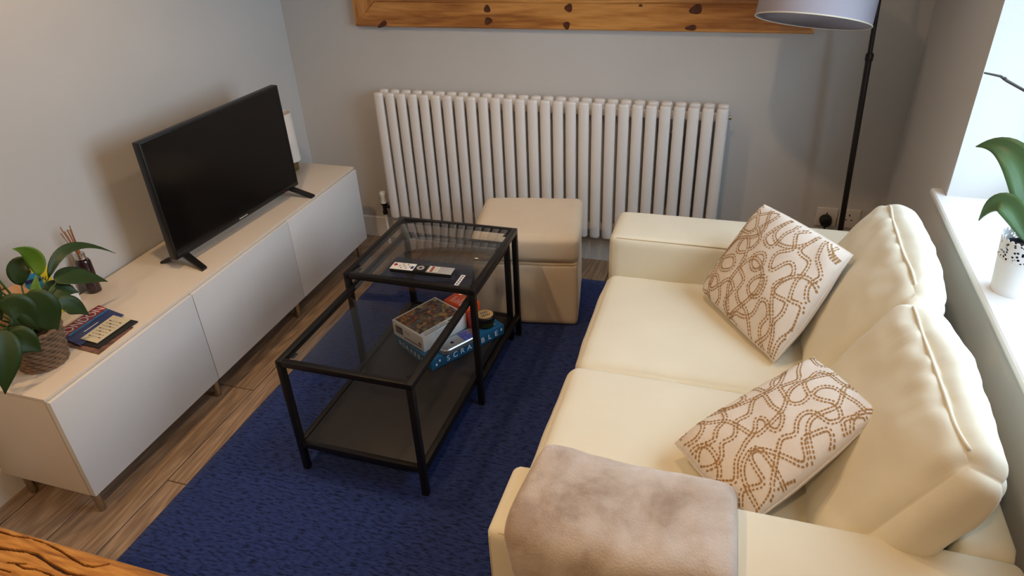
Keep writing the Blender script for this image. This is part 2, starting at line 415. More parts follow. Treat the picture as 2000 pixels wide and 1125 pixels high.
# white plaster reveal linings
for (nm, lo, hi) in (('reveal', (WX+0.0005, WY1-0.004, WZ0), (XF0, WY1-0.0002, WZ1)), ('reveal', (WX+0.0005, WY0+0.0002, WZ0), (XF0, WY0+0.004, WZ1)), ('reveal', (WX+0.0005, WY0+0.004, WZ1-0.004), (XF0, WY1-0.004, WZ1-0.0002))):
    wbox(nm, lo, hi, wall_m, 0)
# sill board, with horns and a moulded nose
sl = wbox('sill', (WX-0.012, WY0-0.05, WZ0-0.028), (WX+0.0, WY1+0.05, WZ0), white_m, 0.0)
bpy.data.objects.remove(sl)
prof = [(XF0, WZ0-0.028), (XF0, WZ0), (WX-0.026, WZ0), (WX-0.031, WZ0-0.003), (WX-0.033, WZ0-0.009), (WX-0.031, WZ0-0.017), (WX-0.024, WZ0-0.021), (WX-0.024, WZ0-0.026), (WX-0.019, WZ0-0.034), (WX-0.012, WZ0-0.042), (WX-0.0005, WZ0-0.046), (WX-0.0005, WZ0-0.028)]
def sill_part(ya, yb, pr):
    n = len(pr); v = [(x, ya, z) for x, z in pr]+[(x, yb, z) for x, z in pr]
    f = [(i, (i+1) % n, n+(i+1) % n, n+i) for i in range(n)]+[tuple(range(n))[::-1], tuple(range(n, 2*n))]
    o = mesh_obj('sill', v, f, white_m); o.data.transform(wl); o.parent = win
sill_part(WY0+0.001, WY1-0.001, prof)
nose = [(WX-0.0005, WZ0)]+prof[2:]
sill_part(WY1-0.001, WY1+0.055, nose[:-1]); sill_part(WY0-0.055, WY0+0.001, nose[:-1])

# ceiling downlights (behind and above the view)
def downlight(x, y, k, lbl, pw=1.0):
    e = empty('ceiling_downlight', (x, y, ZC)); tag(e, lbl, 'light', 'ceiling downlights')
    lathe('ring', [(0.030, -0.001), (0.042, -0.003), (0.045, -0.0005)], white_m, e, 28)
    m_, nt_, b_ = nmat('warm_bulb_%d' % k)
    b_.inputs['Emission Color'].default_value = (*SPOT_C, 1); b_.inputs['Emission Strength'].default_value = 30
    lathe('bulb', [(0.0, -0.0006), (0.029, -0.0006), (0.029, -0.0002)], m_, e, 24)
    d = bpy.data.lights.new('downlight_beam', 'SPOT'); d.energy = SPOT_W*pw; d.color = SPOT_C; d.spot_size = math.radians(125); d.spot_blend = 0.6; d.shadow_soft_size = 0.035
    o = bpy.data.objects.new('downlight_beam', d); link(o, e); o.location = (0, 0, -0.02)
downlight(1.90, -1.35, 1, 'warm ceiling downlight over the front of the cream sofa', 0.72)
downlight(0.75, -1.55, 2, 'warm ceiling downlight between coffee tables and television cabinet', 1.25)
downlight(1.90, -3.45, 3, 'warm ceiling downlight over the oak slab, on the sofa side', 1.35)
downlight(0.75, -3.50, 4, 'warm ceiling downlight over the oak slab, on the cabinet side', 1.2)

# ================================================================== TV CABINET
FX, CY1, CH = 0.3986, -0.228, 0.488
CY0 = CY1-1.8
cab = empty('television_cabinet', (0.2, (CY0+CY1)/2, 0)); tag(cab, 'long low white cabinet with three plain doors under the television', 'cabinet')
T = Matrix.Translation((-0.2, -(CY0+CY1)/2, 0))
def into(o, par, t): o.data.transform(t); o.parent = par; return o
into(box('body', (0.017, CY0, 0.10), (FX-0.021, CY1, CH-0.0125), cab_m, None, 0.0015), cab, T)
into(box('top_panel', (0.0165, CY0-0.002, CH-0.012), (FX-0.012, CY1+0.002, CH), cab_m, None, 0.0015), cab, T)
for k in range(3):
    into(box('door', (FX-0.019, CY0+0.6*k+0.0015, 0.1005), (FX, CY0+0.6*(k+1)-0.0015, CH-0.013), door_m, None, 0.0012), cab, T)
for y in (CY0+0.03, CY0+0.615, CY0+1.185, CY1-0.03):
    for x in (0.065, FX-0.045):
        into(lathe('leg', [(0.011, 0), (0.0115, 0.004), (0.0135, 0.098), (0.0135, 0.1)], steel_m, None, 18, (x, y, 0)), cab, T)

# ================================================================== TELEVISION
tva, tvb = Vector((0.237, -1.305, 0)), Vector((0.287, -0.567, 0))
tv = empty('television', ((tva.x+tvb.x)/2, (tva.y+tvb.y)/2, CH), math.atan2(tvb.y-tva.y, tvb.x-tva.x)); tag(tv, 'black flat screen television on two splayed feet on the white cabinet', 'television')
TWd, TZ0, TZ1 = (tvb-tva).length/2, 0.040, 0.487
# local x runs along the screen, local -y faces the room
box('casing', (-TWd, -0.012, TZ0), (TWd, 0.018, TZ1), black_m, tv, 0.004)
box('back_bulge', (-TWd*0.75, 0.0182, TZ0+0.02), (TWd*0.75, 0.052, TZ0+0.30), matt_black_m, tv, 0.012)
bz = 0.009
box('bezel', (-TWd+0.001, -0.0150, TZ0+0.001), (-TWd+bz, -0.0122, TZ1-0.001), black_m, tv, 0.001); box('bezel', (TWd-bz, -0.0150, TZ0+0.001), (TWd-0.001, -0.0122, TZ1-0.001), black_m, tv, 0.001)
box('bezel', (-TWd+bz, -0.0150, TZ1-bz), (TWd-bz, -0.0122, TZ1-0.001), black_m, tv, 0.001); box('bezel', (-TWd+bz, -0.0150, TZ0+0.001), (TWd-bz, -0.0122, TZ0+0.019), black_m, tv, 0.001)
box('screen', (-TWd+bz, -0.0138, TZ0+0.019), (TWd-bz, -0.0123, TZ1-bz), screen_m, tv)
box('logo', (-0.025, -0.0156, TZ0+0.007), (0.025, -0.0151, TZ0+0.012), grey_m, tv)
box('standby_light', (TWd-0.10, -0.0156, TZ0+0.004), (TWd-0.094, -0.0151, TZ0+0.008), red_m, tv)
for sx in (-1, 1):
    bm = bmesh.new(); xc = sx*(TWd-0.050)
    for (ya, yb, za, zb) in ((-0.105, 0.0, 0.0, TZ0-0.002), (0.0, 0.095, TZ0-0.002, 0.0)):
        w = 0.013
        v = []
        for (yy, zz, ww) in ((ya, za, w), (yb, zb, w*1.2)):
            sh = sx*0.02*abs(yy)/0.1
            v.append([bm.verts.new((xc+sh-ww, yy, zz+0.0)), bm.verts.new((xc+sh+ww, yy, zz)), bm.verts.new((xc+sh+ww, yy, zz+0.009)), bm.verts.new((xc+sh-ww, yy, zz+0.009))])
        for i in range(4): bm.faces.new((v[0][i], v[0][(i+1) % 4], v[1][(i+1) % 4], v[1][i]))
        bm.faces.new(v[0][::-1]); bm.faces.new(v[1])
    bm_obj('foot', bm, black_m, tv)

# ================================================================== SMALL TABLE LAMP behind the television
tl = empty('table_lamp', (0.105, -0.335, CH)); tag(tl, 'small table lamp with white cylinder shade half hidden behind the television', 'lamp')
box('base', (-0.03, -0.03, 0), (0.03, 0.03, 0.05), brass_m, tl, 0.004)
lathe('stem', [(0.006, 0.05), (0.006, 0.075)], brass_m, tl, 12)
lathe('shade', [(0.054, 0.054), (0.056, 0.054), (0.053, 0.285), (0.051, 0.285), (0.054, 0.054)], shade_w_m, tl, 36)
tube('cord', [(-0.0, 0.030, 0.004), (-0.02, 0.06, 0.0035), (-0.05, 0.085, 0.0035), (-0.07, 0.10, 0.0035)], 0.003, black_m, tl, 8)

# ================================================================== REED DIFFUSER
rd = empty('reed_diffuser', (0.048, -1.505, CH)); tag(rd, 'dark purple reed diffuser bottle with brown sticks against the wall', 'diffuser')
lathe('bottle', [(0.0, 0), (0.020, 0), (0.024, 0.003), (0.024, 0.118), (0.021, 0.125), (0.010, 0.127), (0.010, 0.129), (0.0, 0.129)], purple_m, rd, 28)
lathe('collar', [(0.0135, 0.1292), (0.0150, 0.130), (0.0150, 0.152), (0.012, 0.154), (0.006, 0.154)], chrome_m, rd, 24)
for k in range(7):
    a = k*2.4; t = Vector((0.012*math.cos(a)-0.006, 0.020*math.sin(a)-0.012, 0.248+0.010*math.sin(k*5)))
    tube('reed', [(0.003*math.cos(a), 0.003*math.sin(a), 0.135), t], 0.0016, reed_m, rd, 6)

# ================================================================== PEACE LILY in a rope pot
pl = empty('potted_peace_lily', (0.235, -1.885, CH)); tag(pl, 'leafy green peace lily in a woven brown rope pot', 'plant')
def rope_pot(par):
    H, rb, rtp, rows = 0.125, 0.064, 0.083, 11
    lathe('pot', [(0.0, 0.0), (rb-0.006, 0.0), (rtp-0.006, H-0.004), (rtp-0.012, H-0.004), (rb-0.012, 0.006), (0, 0.006)], rope_m, par, 30)
    for i in range(rows):
        z = (i+0.5)*H/rows; r0 = rb+(rtp-rb)*z/H
        vs, fs = [], []; n, kk = 72, 6
        for j in range(n):
            a = 2*PI*j/n; w = math.sin(a*18+i*PI)
            rr = r0-0.003+0.0022*w; zz = z+0.0028*math.sin(a*18+i*PI+0.9)
            for q in range(kk):
                b_ = 2*PI*q/kk; vs.append(((rr+0.0055*math.cos(b_))*math.cos(a), (rr+0.0055*math.cos(b_))*math.sin(a), max(0.0005, zz+0.0066*math.sin(b_))))
        for j in range(n):
            for q in range(kk): fs.append((j*kk+q, j*kk+(q+1) % kk, ((j+1) % n)*kk+(q+1) % kk, ((j+1) % n)*kk+q))
        mesh_obj('rope_coil', vs, fs, rope_m, par, True)
    lathe('soil', [(0, H-0.022), (rtp-0.02, H-0.024)], soil_m, par, 24)
rope_pot(pl)
def leaf(par, path, width, m, upv, fold=0.25, n=14, thick=0.0006, name='leaf', tipf=1.6, wave=0.0):
    """leaf blade along a bezier path (base, control, tip); upv = blade normal side"""
    pts = bez(*path, n); vs, fs, uv = [], [], []; up_ = Vector(upv).normalized(); K = 6
    for i, p in enumerate(pts):
        t = (pts[min(i+1, n)]-pts[max(i-1, 0)]).normalized(); s = t.cross(up_).normalized(); nr = s.cross(t).normalized()
        f = i/n; w = width*(math.sin(PI*min(1, f**0.75)))**0.8*(1 if f < 0.6 else (1-((f-0.6)/0.4)**tipf*0.35)); w = max(w, 0.0008)
        for k in range(K+1):
            q = -1+2*k/K
            vs.append(p + s*(q*w) + nr*(fold*abs(q)*w + wave*math.sin(f*14+q*2)*abs(q))); uv.append((0.5+q/2, f*4+abs(q)*1.2))
    for i in range(n):
        for k in range(K): a = i*(K+1)+k; fs.append((a, a+1, a+K+2, a+K+1))
    o = mesh_obj(name, vs, fs, m, par, True, uv)
    sd = o.modifiers.new('thickness', 'SOLIDIFY'); sd.thickness = thick; sd.offset = 0
    return o
PB = Vector((0.235, -1.885, CH))
def L(*p): return tuple(Vector(q)-PB for q in p)
def lily(base, ctrl, tip, w, m, upv, stem=None, **k):
    b0, c0, t0 = L(base, ctrl, tip); leaf(pl, (b0, c0, t0), w, m, upv, **k)
    st = Vector((random.uniform(-.02, .02), random.uniform(-.02, .02), 0.10))
    md = (st+b0)/2+Vector((0, 0, 0.03)); tube('stem', bez(st, md, b0, 6), [0.0034]*4+[0.003, 0.0026, 0.0022], stem_m, pl, 7)
V = (-0.25, -0.45, 0.85)
lily((0.235, -1.770, 0.715), (0.235, -1.680, 0.835), (0.225, -1.515, 0.665), 0.017, leaf_d, (0.6, 0.1, 0.7), fold=0.3)
lily((0.245, -1.762, 0.695), (0.245, -1.695, 0.705), (0.240, -1.592, 0.602), 0.036, leaf_d, (0.5, -0.3, 0.75), fold=0.15)
lily((0.245, -1.800, 0.742), (0.240, -1.765, 0.815), (0.245, -1.838, 0.852), 0.025, leaf_l, (0.8, -0.6, 0.2), fold=0.12)
lily((0.285, -1.815, 0.650), (0.295, -1.780, 0.655), (0.300, -1.742, 0.575), 0.030, leaf_d, (0.6, -0.4, 0.6), fold=0.2)
lily((0.290, -1.900, 0.740), (0.330, -1.890, 0.700), (0.310, -1.865, 0.590), 0.056, leaf_d, (0.85, -0.55, 0.35), fold=0.12)
lily((0.300, -1.995, 0.690), (0.330, -2.030, 0.640), (0.310, -2.070, 0.525), 0.040, leaf_d, (0.9, -0.4, 0.3), fold=0.2)
lily((0.200, -1.830, 0.720), (0.190, -1.820, 0.800), (0.210, -1.765, 0.770), 0.030, leaf_d, (0.7, -0.6, 0.3), fold=0.2)
lily((0.260, -1.960, 0.690), (0.270, -1.960, 0.930), (0.215, -1.935, 0.960), 0.034, leaf_d, (0.8, -0.5, 0.3), fold=0.2)
lily((0.275, -1.955, 0.715), (0.300, -1.930, 0.740), (0.305, -1.905, 0.630), 0.050, leaf_d, (0.8, -0.6, 0.35), fold=0.15)
lily((0.290, -1.985, 0.640), (0.325, -1.975, 0.660), (0.335, -1.945, 0.585), 0.042, leaf_d, (0.7, -0.6, 0.5), fold=0.2)
lily((0.220, -1.800, 0.665), (0.245, -1.760, 0.690), (0.265, -1.720, 0.640), 0.034, leaf_d, (0.5, -0.4, 0.8), fold=0.15)
lily((0.160, -1.930, 0.700), (0.120, -1.950, 0.780), (0.070, -1.960, 0.720), 0.040, leaf_d, (-0.2, -0.5, 0.8), fold=0.2)
lily((0.190, -1.975, 0.690), (0.160, -2.050, 0.760), (0.140, -2.130, 0.650), 0.042, leaf_d, (0.2, -0.3, 0.9), fold=0.2)
lily((0.260, -1.870, 0.655), (0.275, -1.850, 0.720), (0.265, -1.820, 0.760), 0.016, leaf_l, (0.7, -0.6, 0.2), fold=0.3)
tube('flower_stalk', [Vector(q)-PB for q in ((0.25, -1.89, 0.59), (0.25, -1.90, 0.74), (0.235, -1.925, 0.88), (0.215, -1.945, 1.0))], 0.003, stem_m, pl, 7)
tube('flower_stalk', [Vector(q)-PB for q in ((0.26, -1.90, 0.59), (0.255, -1.905, 0.72), (0.245, -1.945, 0.82), (0.225, -1.99, 0.9))], 0.0028, stem_m, pl, 7)

# ================================================================== THINGS behind the plant
kb = empty('card_box', (0.078, -1.850, CH)); tag(kb, 'brown card box with open flaps standing behind the plant', 'box')
for (lo, hi) in (((-0.06, -0.085, 0), (-0.057, 0.085, 0.165)), ((0.057, -0.085, 0), (0.06, 0.085, 0.165)), ((-0.057, -0.085, 0), (0.057, -0.082, 0.165)), ((-0.057, 0.082, 0), (0.057, 0.085, 0.165))): box('side_panel', lo, hi, card_m, kb)
box('bottom_panel', (-0.057, -0.082, 0), (0.057, 0.082, 0.003), card_m, kb)
fp = box('flap', (-0.001, -0.083, 0), (0.002, 0.083, 0.07), card_m, kb); fp.location = (-0.056, 0, 0.166); fp.rotation_euler = (0, math.radians(-20), 0)
fp = box('flap', (-0.001, -0.083, 0), (0.002, 0.083, 0.055), card_m, kb); fp.location = (0.058, 0, 0.163); fp.rotation_euler = (0, math.radians(-62), 0)
def upright(name, ctr, w, h, m, lbl, rz, tilt):
    e = empty(name, ctr, rz); tag(e, lbl, 'leaflet'); e.rotation_euler = (tilt, 0, rz)
    box('cover', (-w/2, -0.0015, 0), (w/2, 0.0015, h), m, e, 0.0004); return e
u1 = upright('leaflet', (0.056, -1.700, CH+0.0015), 0.048, 0.170, cyan_m, 'blue leaflet standing upright behind the plant leaves', math.radians(50), math.radians(-7))
for k in range(3): box('printed_band', (-0.022, -0.0019, 0.07+0.035*k), (0.022, -0.0016, 0.082+0.035*k), (ink_m, print_w, navy_m)[k], u1)
u2_ = upright('leaflet', (0.044, -1.658, CH+0.0015), 0.046, 0.172, yel_m, 'yellow leaflet with black writing standing behind the plant', math.radians(50), math.radians(-7))
for k, s_ in enumerate(('A', 'W', 'Y')):
    text('lettering', s_, 0.02, ink_m, u2_, Matrix.Translation((0.004*(k-1), -0.0017, 0.152-0.024*k)) @ Matrix.Rotation(PI/2, 4, 'X'))
wb = empty('white_holder', (0.040, -1.600, CH)); tag(wb, 'small white open holder between the plant and the reed diffuser', 'holder')
for (lo, hi) in (((-0.025, -0.022, 0), (-0.022, 0.022, 0.07)), ((0.022, -0.022, 0), (0.025, 0.022, 0.055)), ((-0.022, -0.022, 0), (0.022, -0.019, 0.07)), ((-0.022, 0.019, 0), (0.022, 0.022, 0.07)), ((-0.022, -0.019, 0), (0.022, 0.019, 0.003))): box('side_panel' if hi[2] > 0.01 else 'bottom_panel', lo, hi, white_m, wb)
tube('wooden_stick', [(-0.010, -0.010, 0.004), (-0.006, -0.008, 0.105)], 0.0022, reed_m, wb, 6)

# leaflets lying on the cabinet
def slab(name, corners, z, th, m, lbl, cat, bend=0.0):
    a = [Vector((x, y, 0)) for x, y in corners]; c = sum(a, Vector())/4
    e = empty(name, (c.x, c.y, z)); tag(e, lbl, cat)
    vs = [(p.x-c.x, p.y-c.y, 0) for p in a]+[(p.x-c.x, p.y-c.y, th) for p in a]
    mesh_obj('pages', vs, [(0, 3, 2, 1), (4, 5, 6, 7), (0, 1, 5, 4), (1, 2, 6, 5), (2, 3, 7, 6), (3, 0, 4, 7)], m, e); e['c'] = 0; del e['c']
    return e, c, [Vector((p.x-c.x, p.y-c.y, th)) for p in a]
def patch(name, par, cs, m, u0, u1, v0, v1, lift=0.0003, th=0.0002):
    """printed area: bilinear rectangle on the top face (corners cs)"""
    f = lambda u, v: cs[0]*(1-u)*(1-v)+cs[1]*u*(1-v)+cs[2]*u*v+cs[3]*(1-u)*v
    p = [f(u0, v0), f(u1, v0), f(u1, v1), f(u0, v1)]
    lo = [(q.x, q.y, q.z+lift-th) for q in p]; hi = [(q.x, q.y, q.z+lift) for q in p]
    return mesh_obj(name, lo+hi, [(0, 3, 2, 1), (4, 5, 6, 7), (0, 1, 5, 4), (1, 2, 6, 5), (2, 3, 7, 6), (3, 0, 4, 7)], m, par)
# corners order: along the title (near -> far), then towards the room
e1, c1, k1 = slab('leaflet', [(0.178, -1.800), (0.172, -1.655), (0.366, -1.665), (0.372, -1.815)], CH+0.0002, 0.0022, photo_m, 'colour photo leaflet at the bottom of the pile beside the plant pot', 'leaflet')
e2, c2, k2 = slab('booklet', [(0.176, -1.783), (0.186, -1.625), (0.360, -1.636), (0.350, -1.792)], CH+0.0026, 0.003, ink_m, 'black booklet in the middle of the pile beside the plant pot', 'booklet')
e3, c3, k3 = slab('booklet', [(0.150, -1.770), (0.152, -1.590), (0.285, -1.618), (0.283, -1.798)], CH+0.0058, 0.002, navy_m, 'navy city guide booklet with red title band beside the plant pot', 'booklet')
patch('title_band', e3, k3, red_m, 0.0, 1.0, 0.0, 0.36)
f_ = lambda cs, u, v: cs[0]*(1-u)*(1-v)+cs[1]*u*(1-v)+cs[2]*u*v+cs[3]*(1-u)*v
text('lettering', 'LONDON', 0.050, print_w, e3, frame_m(f_(k3, 0.5, 0.19)+Vector((0, 0, 0.0005)), k3[1]-k3[0], -(k3[3]-k3[0])), 0.0001, 0.78)
patch('subtitle_line', e3, k3, print_w, 0.30, 0.62, 0.62, 0.645); patch('photo_strip', e3, k3, cyan_m, 0.1, 1.0, 0.36, 0.44, 0.0002)
e4, c4, k4 = slab('booklet', [(0.258, -1.770), (0.256, -1.632), (0.334, -1.640), (0.330, -1.776)], CH+0.0081, 0.0022, cream_p, 'small cream booklet with rows of writing on top of the pile', 'booklet')
for r_ in range(7):
    for c_ in range(4): patch('text_line', e4, k4, grey_m if (r_+c_) % 3 else ink_m, 0.16+0.105*r_, 0.185+0.105*r_, 0.14+0.19*c_, 0.28+0.19*c_)

# ================================================================== RUG
RX0, RX1, RY0, RY1 = 0.557, 2.25, -2.47, -0.232
rg = soft('rug', ((RX0+RX1)/2, (RY0+RY1)/2, 0.0062), (RX1-RX0, RY1-RY0, 0.012), 0.005, rug_m, None, 20)
rg.location = (0, 0, 0.0002)
tag(rg, 'navy blue textured rug under the coffee tables', 'rug')
ZR = 0.0125

# ================================================================== RADIATOR
rad = empty('radiator', (1.31, -0.075, 0.174)); tag(rad, 'white radiator of upright oval tubes on the back wall', 'radiator')
RXL, RP, RH = 0.4833-1.31, 0.0584, 0.647
def ovaltube():
    prof = [(0.86, 0.0), (0.97, 0.003), (1.0, 0.009), (1.0, RH-0.009), (0.97, RH-0.003), (0.86, RH)]
    vs, fs, n = [], [], 20
    for (k, z) in prof:
        for j in range(n):
            a = 2*PI*j/n; c, s = math.cos(a), math.sin(a)
            x = 0.0236*k*math.copysign(abs(c)**0.85, c); y = 0.0165*k*math.copysign(abs(s)**0.9, s); vs.append((x, y, z))
    for i in range(len(prof)-1):
        for j in range(n): fs.append((i*n+j, i*n+(j+1) % n, (i+1)*n+(j+1) % n, (i+1)*n+j))
    fs.append(tuple(range(n))[::-1]); fs.append(tuple((len(prof)-1)*n+j for j in range(n)))
    o = mesh_obj('tube', vs, fs, rad_m, rad, True); o.data.set_sharp_from_angle(angle=0.9); return o
tb = ovaltube(); tb.location = (RXL+RP/2, -0.030, 0)
for row, yy in ((0, -0.030), (1, 0.030)):
    for k in range(28):
        if row == 0 and k == 0: continue
        share('tube', tb, rad, (RXL+RP*(k+0.5), yy, 0))
for zz in (0.045, RH-0.045): box('header', (RXL+0.006, -0.0125, zz-0.017), (RXL+28*RP-0.006, 0.0125, zz+0.017), rad_m, rad, 0.006)
lathe('bleed_valve', [(0.0, 0), (0.009, 0), (0.009, 0.012), (0.005, 0.014), (0.0, 0.014)], chrome_m, rad, 14).matrix_local = Matrix.Translation((RXL+28*RP-0.004, 0.0, RH-0.045)) @ Matrix.Rotation(PI/2, 4, 'Y')
for zz in (0.12, RH-0.12):
    for kx in (3, 24): box('bracket', (RXL+kx*RP-0.012, 0.043, zz-0.02), (RXL+kx*RP+0.012, 0.0745, zz+0.02), rad_m, rad)
vx, vy = RXL-0.042, -0.005
vl = lathe('valve_head', [(0.0, 0.125), (0.014, 0.124), (0.018, 0.118), (0.0175, 0.105), (0.0145, 0.09), (0.0165, 0.07), (0.018, 0.064), (0.0, 0.064)], white_m, rad, 22, (vx, vy, 0))
lathe('valve_collar', [(0.0, 0.0635), (0.019, 0.063), (0.017, 0.054), (0.010, 0.05), (0.010, 0.02), (0.013, 0.018), (0.013, 0.0), (0.0, 0.0)], black_m, rad, 20, (vx, vy, 0))
tube('valve_tail', [(vx, vy, 0.043), (vx+0.05, vy, 0.043)], 0.009, bronze_m, rad, 12)
tube('pipe', [(vx, vy, 0.0), (vx, vy, -0.10), (vx, vy, -0.1735)], 0.0075, white_m, rad, 12)

# ================================================================== PINE FRAME
fr = empty('pine_frame', (1.398, -0.002, 1.105)); tag(fr, 'wide knotty pine frame hung on the wall above the radiator', 'frame')
FW, FHH, RW = 1.99, 0.86, 0.112
def mitre(name, p, m):  # prism from 2D outline (x,z) with bevelled front edge
    n = len(p); c = sum((Vector((x, 0, z)) for x, z in p), Vector())/n
    vs = [(x, -0.0, z) for x, z in p]+[(x, -0.021, z) for x, z in p]+[(x+(c.x-x)*0.0+math.copysign(0.003, c.x-x)*0, -0.026, z+math.copysign(0.005, c.z-z)*(1 if abs(c.z-z) > 0.01 else 0)) for x, z in p]
    fs = [tuple(range(n)), tuple(range(2*n, 3*n))[::-1]]
    for k in (0, 1): fs += [(k*n+i, k*n+(i+1) % n, (k+1)*n+(i+1) % n, (k+1)*n+i) for i in range(n)]
    return mesh_obj(name, vs, fs, m, fr)
h = FW/2
mitre('bottom_rail', [(-h, 0), (h, 0), (h-RW, RW), (-h+RW, RW)], pine_m)
mitre('top_rail', [(-h+RW, FHH-RW), (h-RW, FHH-RW), (h, FHH), (-h, FHH)], pine_m)
mitre('side_rail', [(-h, 0.0008), (-h+RW-0.0005, RW), (-h+RW-0.0005, FHH-RW), (-h, FHH-0.0008)], pinev_m)
mitre('side_rail', [(h-RW+0.0005, RW), (h, 0.0008), (h, FHH-0.0008), (h-RW+0.0005, FHH-RW)], pinev_m)
box('inner_lip', (-h+RW-0.004, -0.030, RW-0.004), (h-RW+0.004, -0.012, RW+0.008), pine_m, fr, 0.003)
mir = mat('mirror', lin(235, 235, 235), 0.03, 1.0, var=0)
box('mirror_pane', (-h+RW, -0.010, RW), (h-RW, -0.006, FHH-RW), mir, fr)
for (x, z, rx, rz, an) in ((1.057, 1.187, 0.011, 0.013, 0), (1.059, 1.137, 0.014, 0.012, 0.5), (1.42, 1.194, 0.013, 0.013, 0.6), (1.411, 1.124, 0.011, 0.013, 0.2), (1.941, 1.192, 0.019, 0.015, 0.3), (1.928, 1.122, 0.017, 0.009, 0.1), (0.543, 1.116, 0.020, 0.009, 0.5), (1.72, 1.205, 0.006, 0.004, 0)):
    n = 18; c, s = math.cos(an), math.sin(an); vs = []
    rx, rz = rx*1.35, rz*1.25
    for y, k in ((-0.0240, 1.0), (-0.0264, 1.0), (-0.0266, 0.8)):
        for j in range(n):
            a = 2*PI*j/n; wob = 1+0.12*math.sin(3*a+x*9); px, pz = rx*k*wob*math.cos(a), rz*k*wob*math.sin(a)
            vs.append((x-1.398+px*c-pz*s, y, z-1.105+px*s+pz*c))
    fs = [tuple(range(n)), tuple(range(2*n, 3*n))[::-1]]+[(k*n+j, k*n+(j+1) % n, (k+1)*n+(j+1) % n, (k+1)*n+j) for k in (0, 1) for j in range(n)]
    mesh_obj('knot', vs, fs, knot_m, fr)

# ================================================================== NESTING TABLES
def table(name, ox, oy, Wd, Ln, H, lbl, low):
    e = empty(name, (ox+Wd/2, oy-Ln/2, ZR), -0.0082); tag(e, lbl, 'table', 'nesting glass coffee tables')
    t = 0.0205; w, l = Wd/2, Ln/2; H = H-ZR
    for sx in (-1, 1):
        for sy in (-1, 1): box('leg', (min(sx*w, sx*(w-t)), min(sy*l, sy*(l-t)), 0), (max(sx*w, sx*(w-t)), max(sy*l, sy*(l-t)), H-t), tub_m, e, 0.0015)
    for sx in (-1, 1): box('top_rail', (min(sx*w, sx*(w-t)), -l, H-t+0.0002), (max(sx*w, sx*(w-t)), l, H), tub_m, e, 0.0015)
    for sy in (-1, 1): box('top_rail', (-w+t, min(sy*l, sy*(l-t)), H-t+0.0002), (w-t, max(sy*l, sy*(l-t)), H), tub_m, e, 0.0015)
    for sx in (-1, 1):
        for sy in (-1, 1):
            x, y = sx*(w-t-0.012), sy*(l-t-0.03)
            box('glass_rest', (min(sx*(w-t), sx*(w-t-0.02)), y-0.012, H-0.0115), (max(sx*(w-t), sx*(w-t-0.02)), y+0.012, H-0.0085), tub_m, e)
            lathe('pad', [(0.0, 0), (0.007, 0), (0.007, 0.0018), (0.0, 0.0018)], matt_black_m, e, 14, (x, y, H-0.0084))
    box('glass_top', (-w+t+0.001, -l+t+0.001, H-0.0065), (w-t-0.001, l-t-0.001, H-0.0005), tglass_m, e, 0.001)
    for sx in (-1, 1): box('side_rail', (min(sx*w, sx*(w-t))+0.001, -l+t, 0.090), (max(sx*w, sx*(w-t))-0.001, l-t, 0.1105 if not low else 0.1205), tub_m, e, 0.0012)
    if low:
        for sy in (-1, 1): box('end_rail', (-w+t, min(sy*l, sy*(l-t))+0.001, 0.100), (w-t, max(sy*l, sy*(l-t))-0.001, 0.1205), tub_m, e, 0.0012)
        box('shelf', (-w+t+0.001, -l+t+0.001, 0.104), (w-t-0.001, l-t-0.001, 0.1175), shelf_m, e, 0.001)
    return e
low = table('coffee_table', 0.9052, -0.780, 0.4557, 0.902, 0.463, 'long low black metal coffee table with glass top and dark lower shelf', True)
tall = table('coffee_table', 0.8895, -0.743, 0.4955, 0.480, 0.510, 'taller square black metal coffee table with glass top holding the remote', False)
st = box('sticker', (0.168, -0.222, 0.4971), (0.183, -0.150, 0.4974), print_w, tall)
for k in range(5): box('sticker_print', (0.172, -0.215+0.013*k, 0.49745), (0.179, -0.208+0.013*k, 0.4976), ink_m, tall)
ZSH = ZR+0.1175

# remote control
rc = empty('remote_control', (1.163, -1.148, 0.5102), math.radians(1.5)); tag(rc, 'long silver and black remote control on the glass of the taller table', 'remote control')
box('body', (-0.115, -0.0235, 0), (0.115, 0.0235, 0.014), black_m, rc, 0.003)
box('face_plate', (-0.1145, -0.023, 0.0142), (-0.028, 0.023, 0.0155), print_w, rc, 0.0005)
box('face_plate', (-0.0275, -0.023, 0.0142), (0.020, 0.023, 0.0153), black_m, rc, 0.0005)
box('face_plate', (0.0205, -0.023, 0.0142), (0.1145, 0.023, 0.0155), grey_m, rc, 0.0005)
lathe('power_button', [(0, 0), (0.007, 0), (0.006, 0.002), (0, 0.002)], red_m, rc, 16, (-0.102, 0.006, 0.0156))
for i in range(5):
    for j in range(3): box('button', (-0.088+0.0095*i, -0.016+0.0125*j, 0.0156), (-0.082+0.0095*i, -0.008+0.0125*j, 0.0170), grey_m if (i+j) % 2 else paper_m, rc, 0.0004)
box('button', (-0.041, -0.012, 0.0156), (-0.031, 0.004, 0.0170), navy_m, rc, 0.0004)
lathe('direction_pad', [(0.006, 0), (0.014, 0), (0.014, 0.0016), (0.006, 0.0016), (0.006, 0)], grey_m, rc, 24, (-0.006, 0, 0.0154))
for i in range(4):
    for j in range(3): box('button', (0.025+0.010*i, -0.017+0.0125*j, 0.0156), (0.0315+0.010*i, -0.009+0.0125*j, 0.0170), paper_m if i != 1 else red_m, rc, 0.0004)

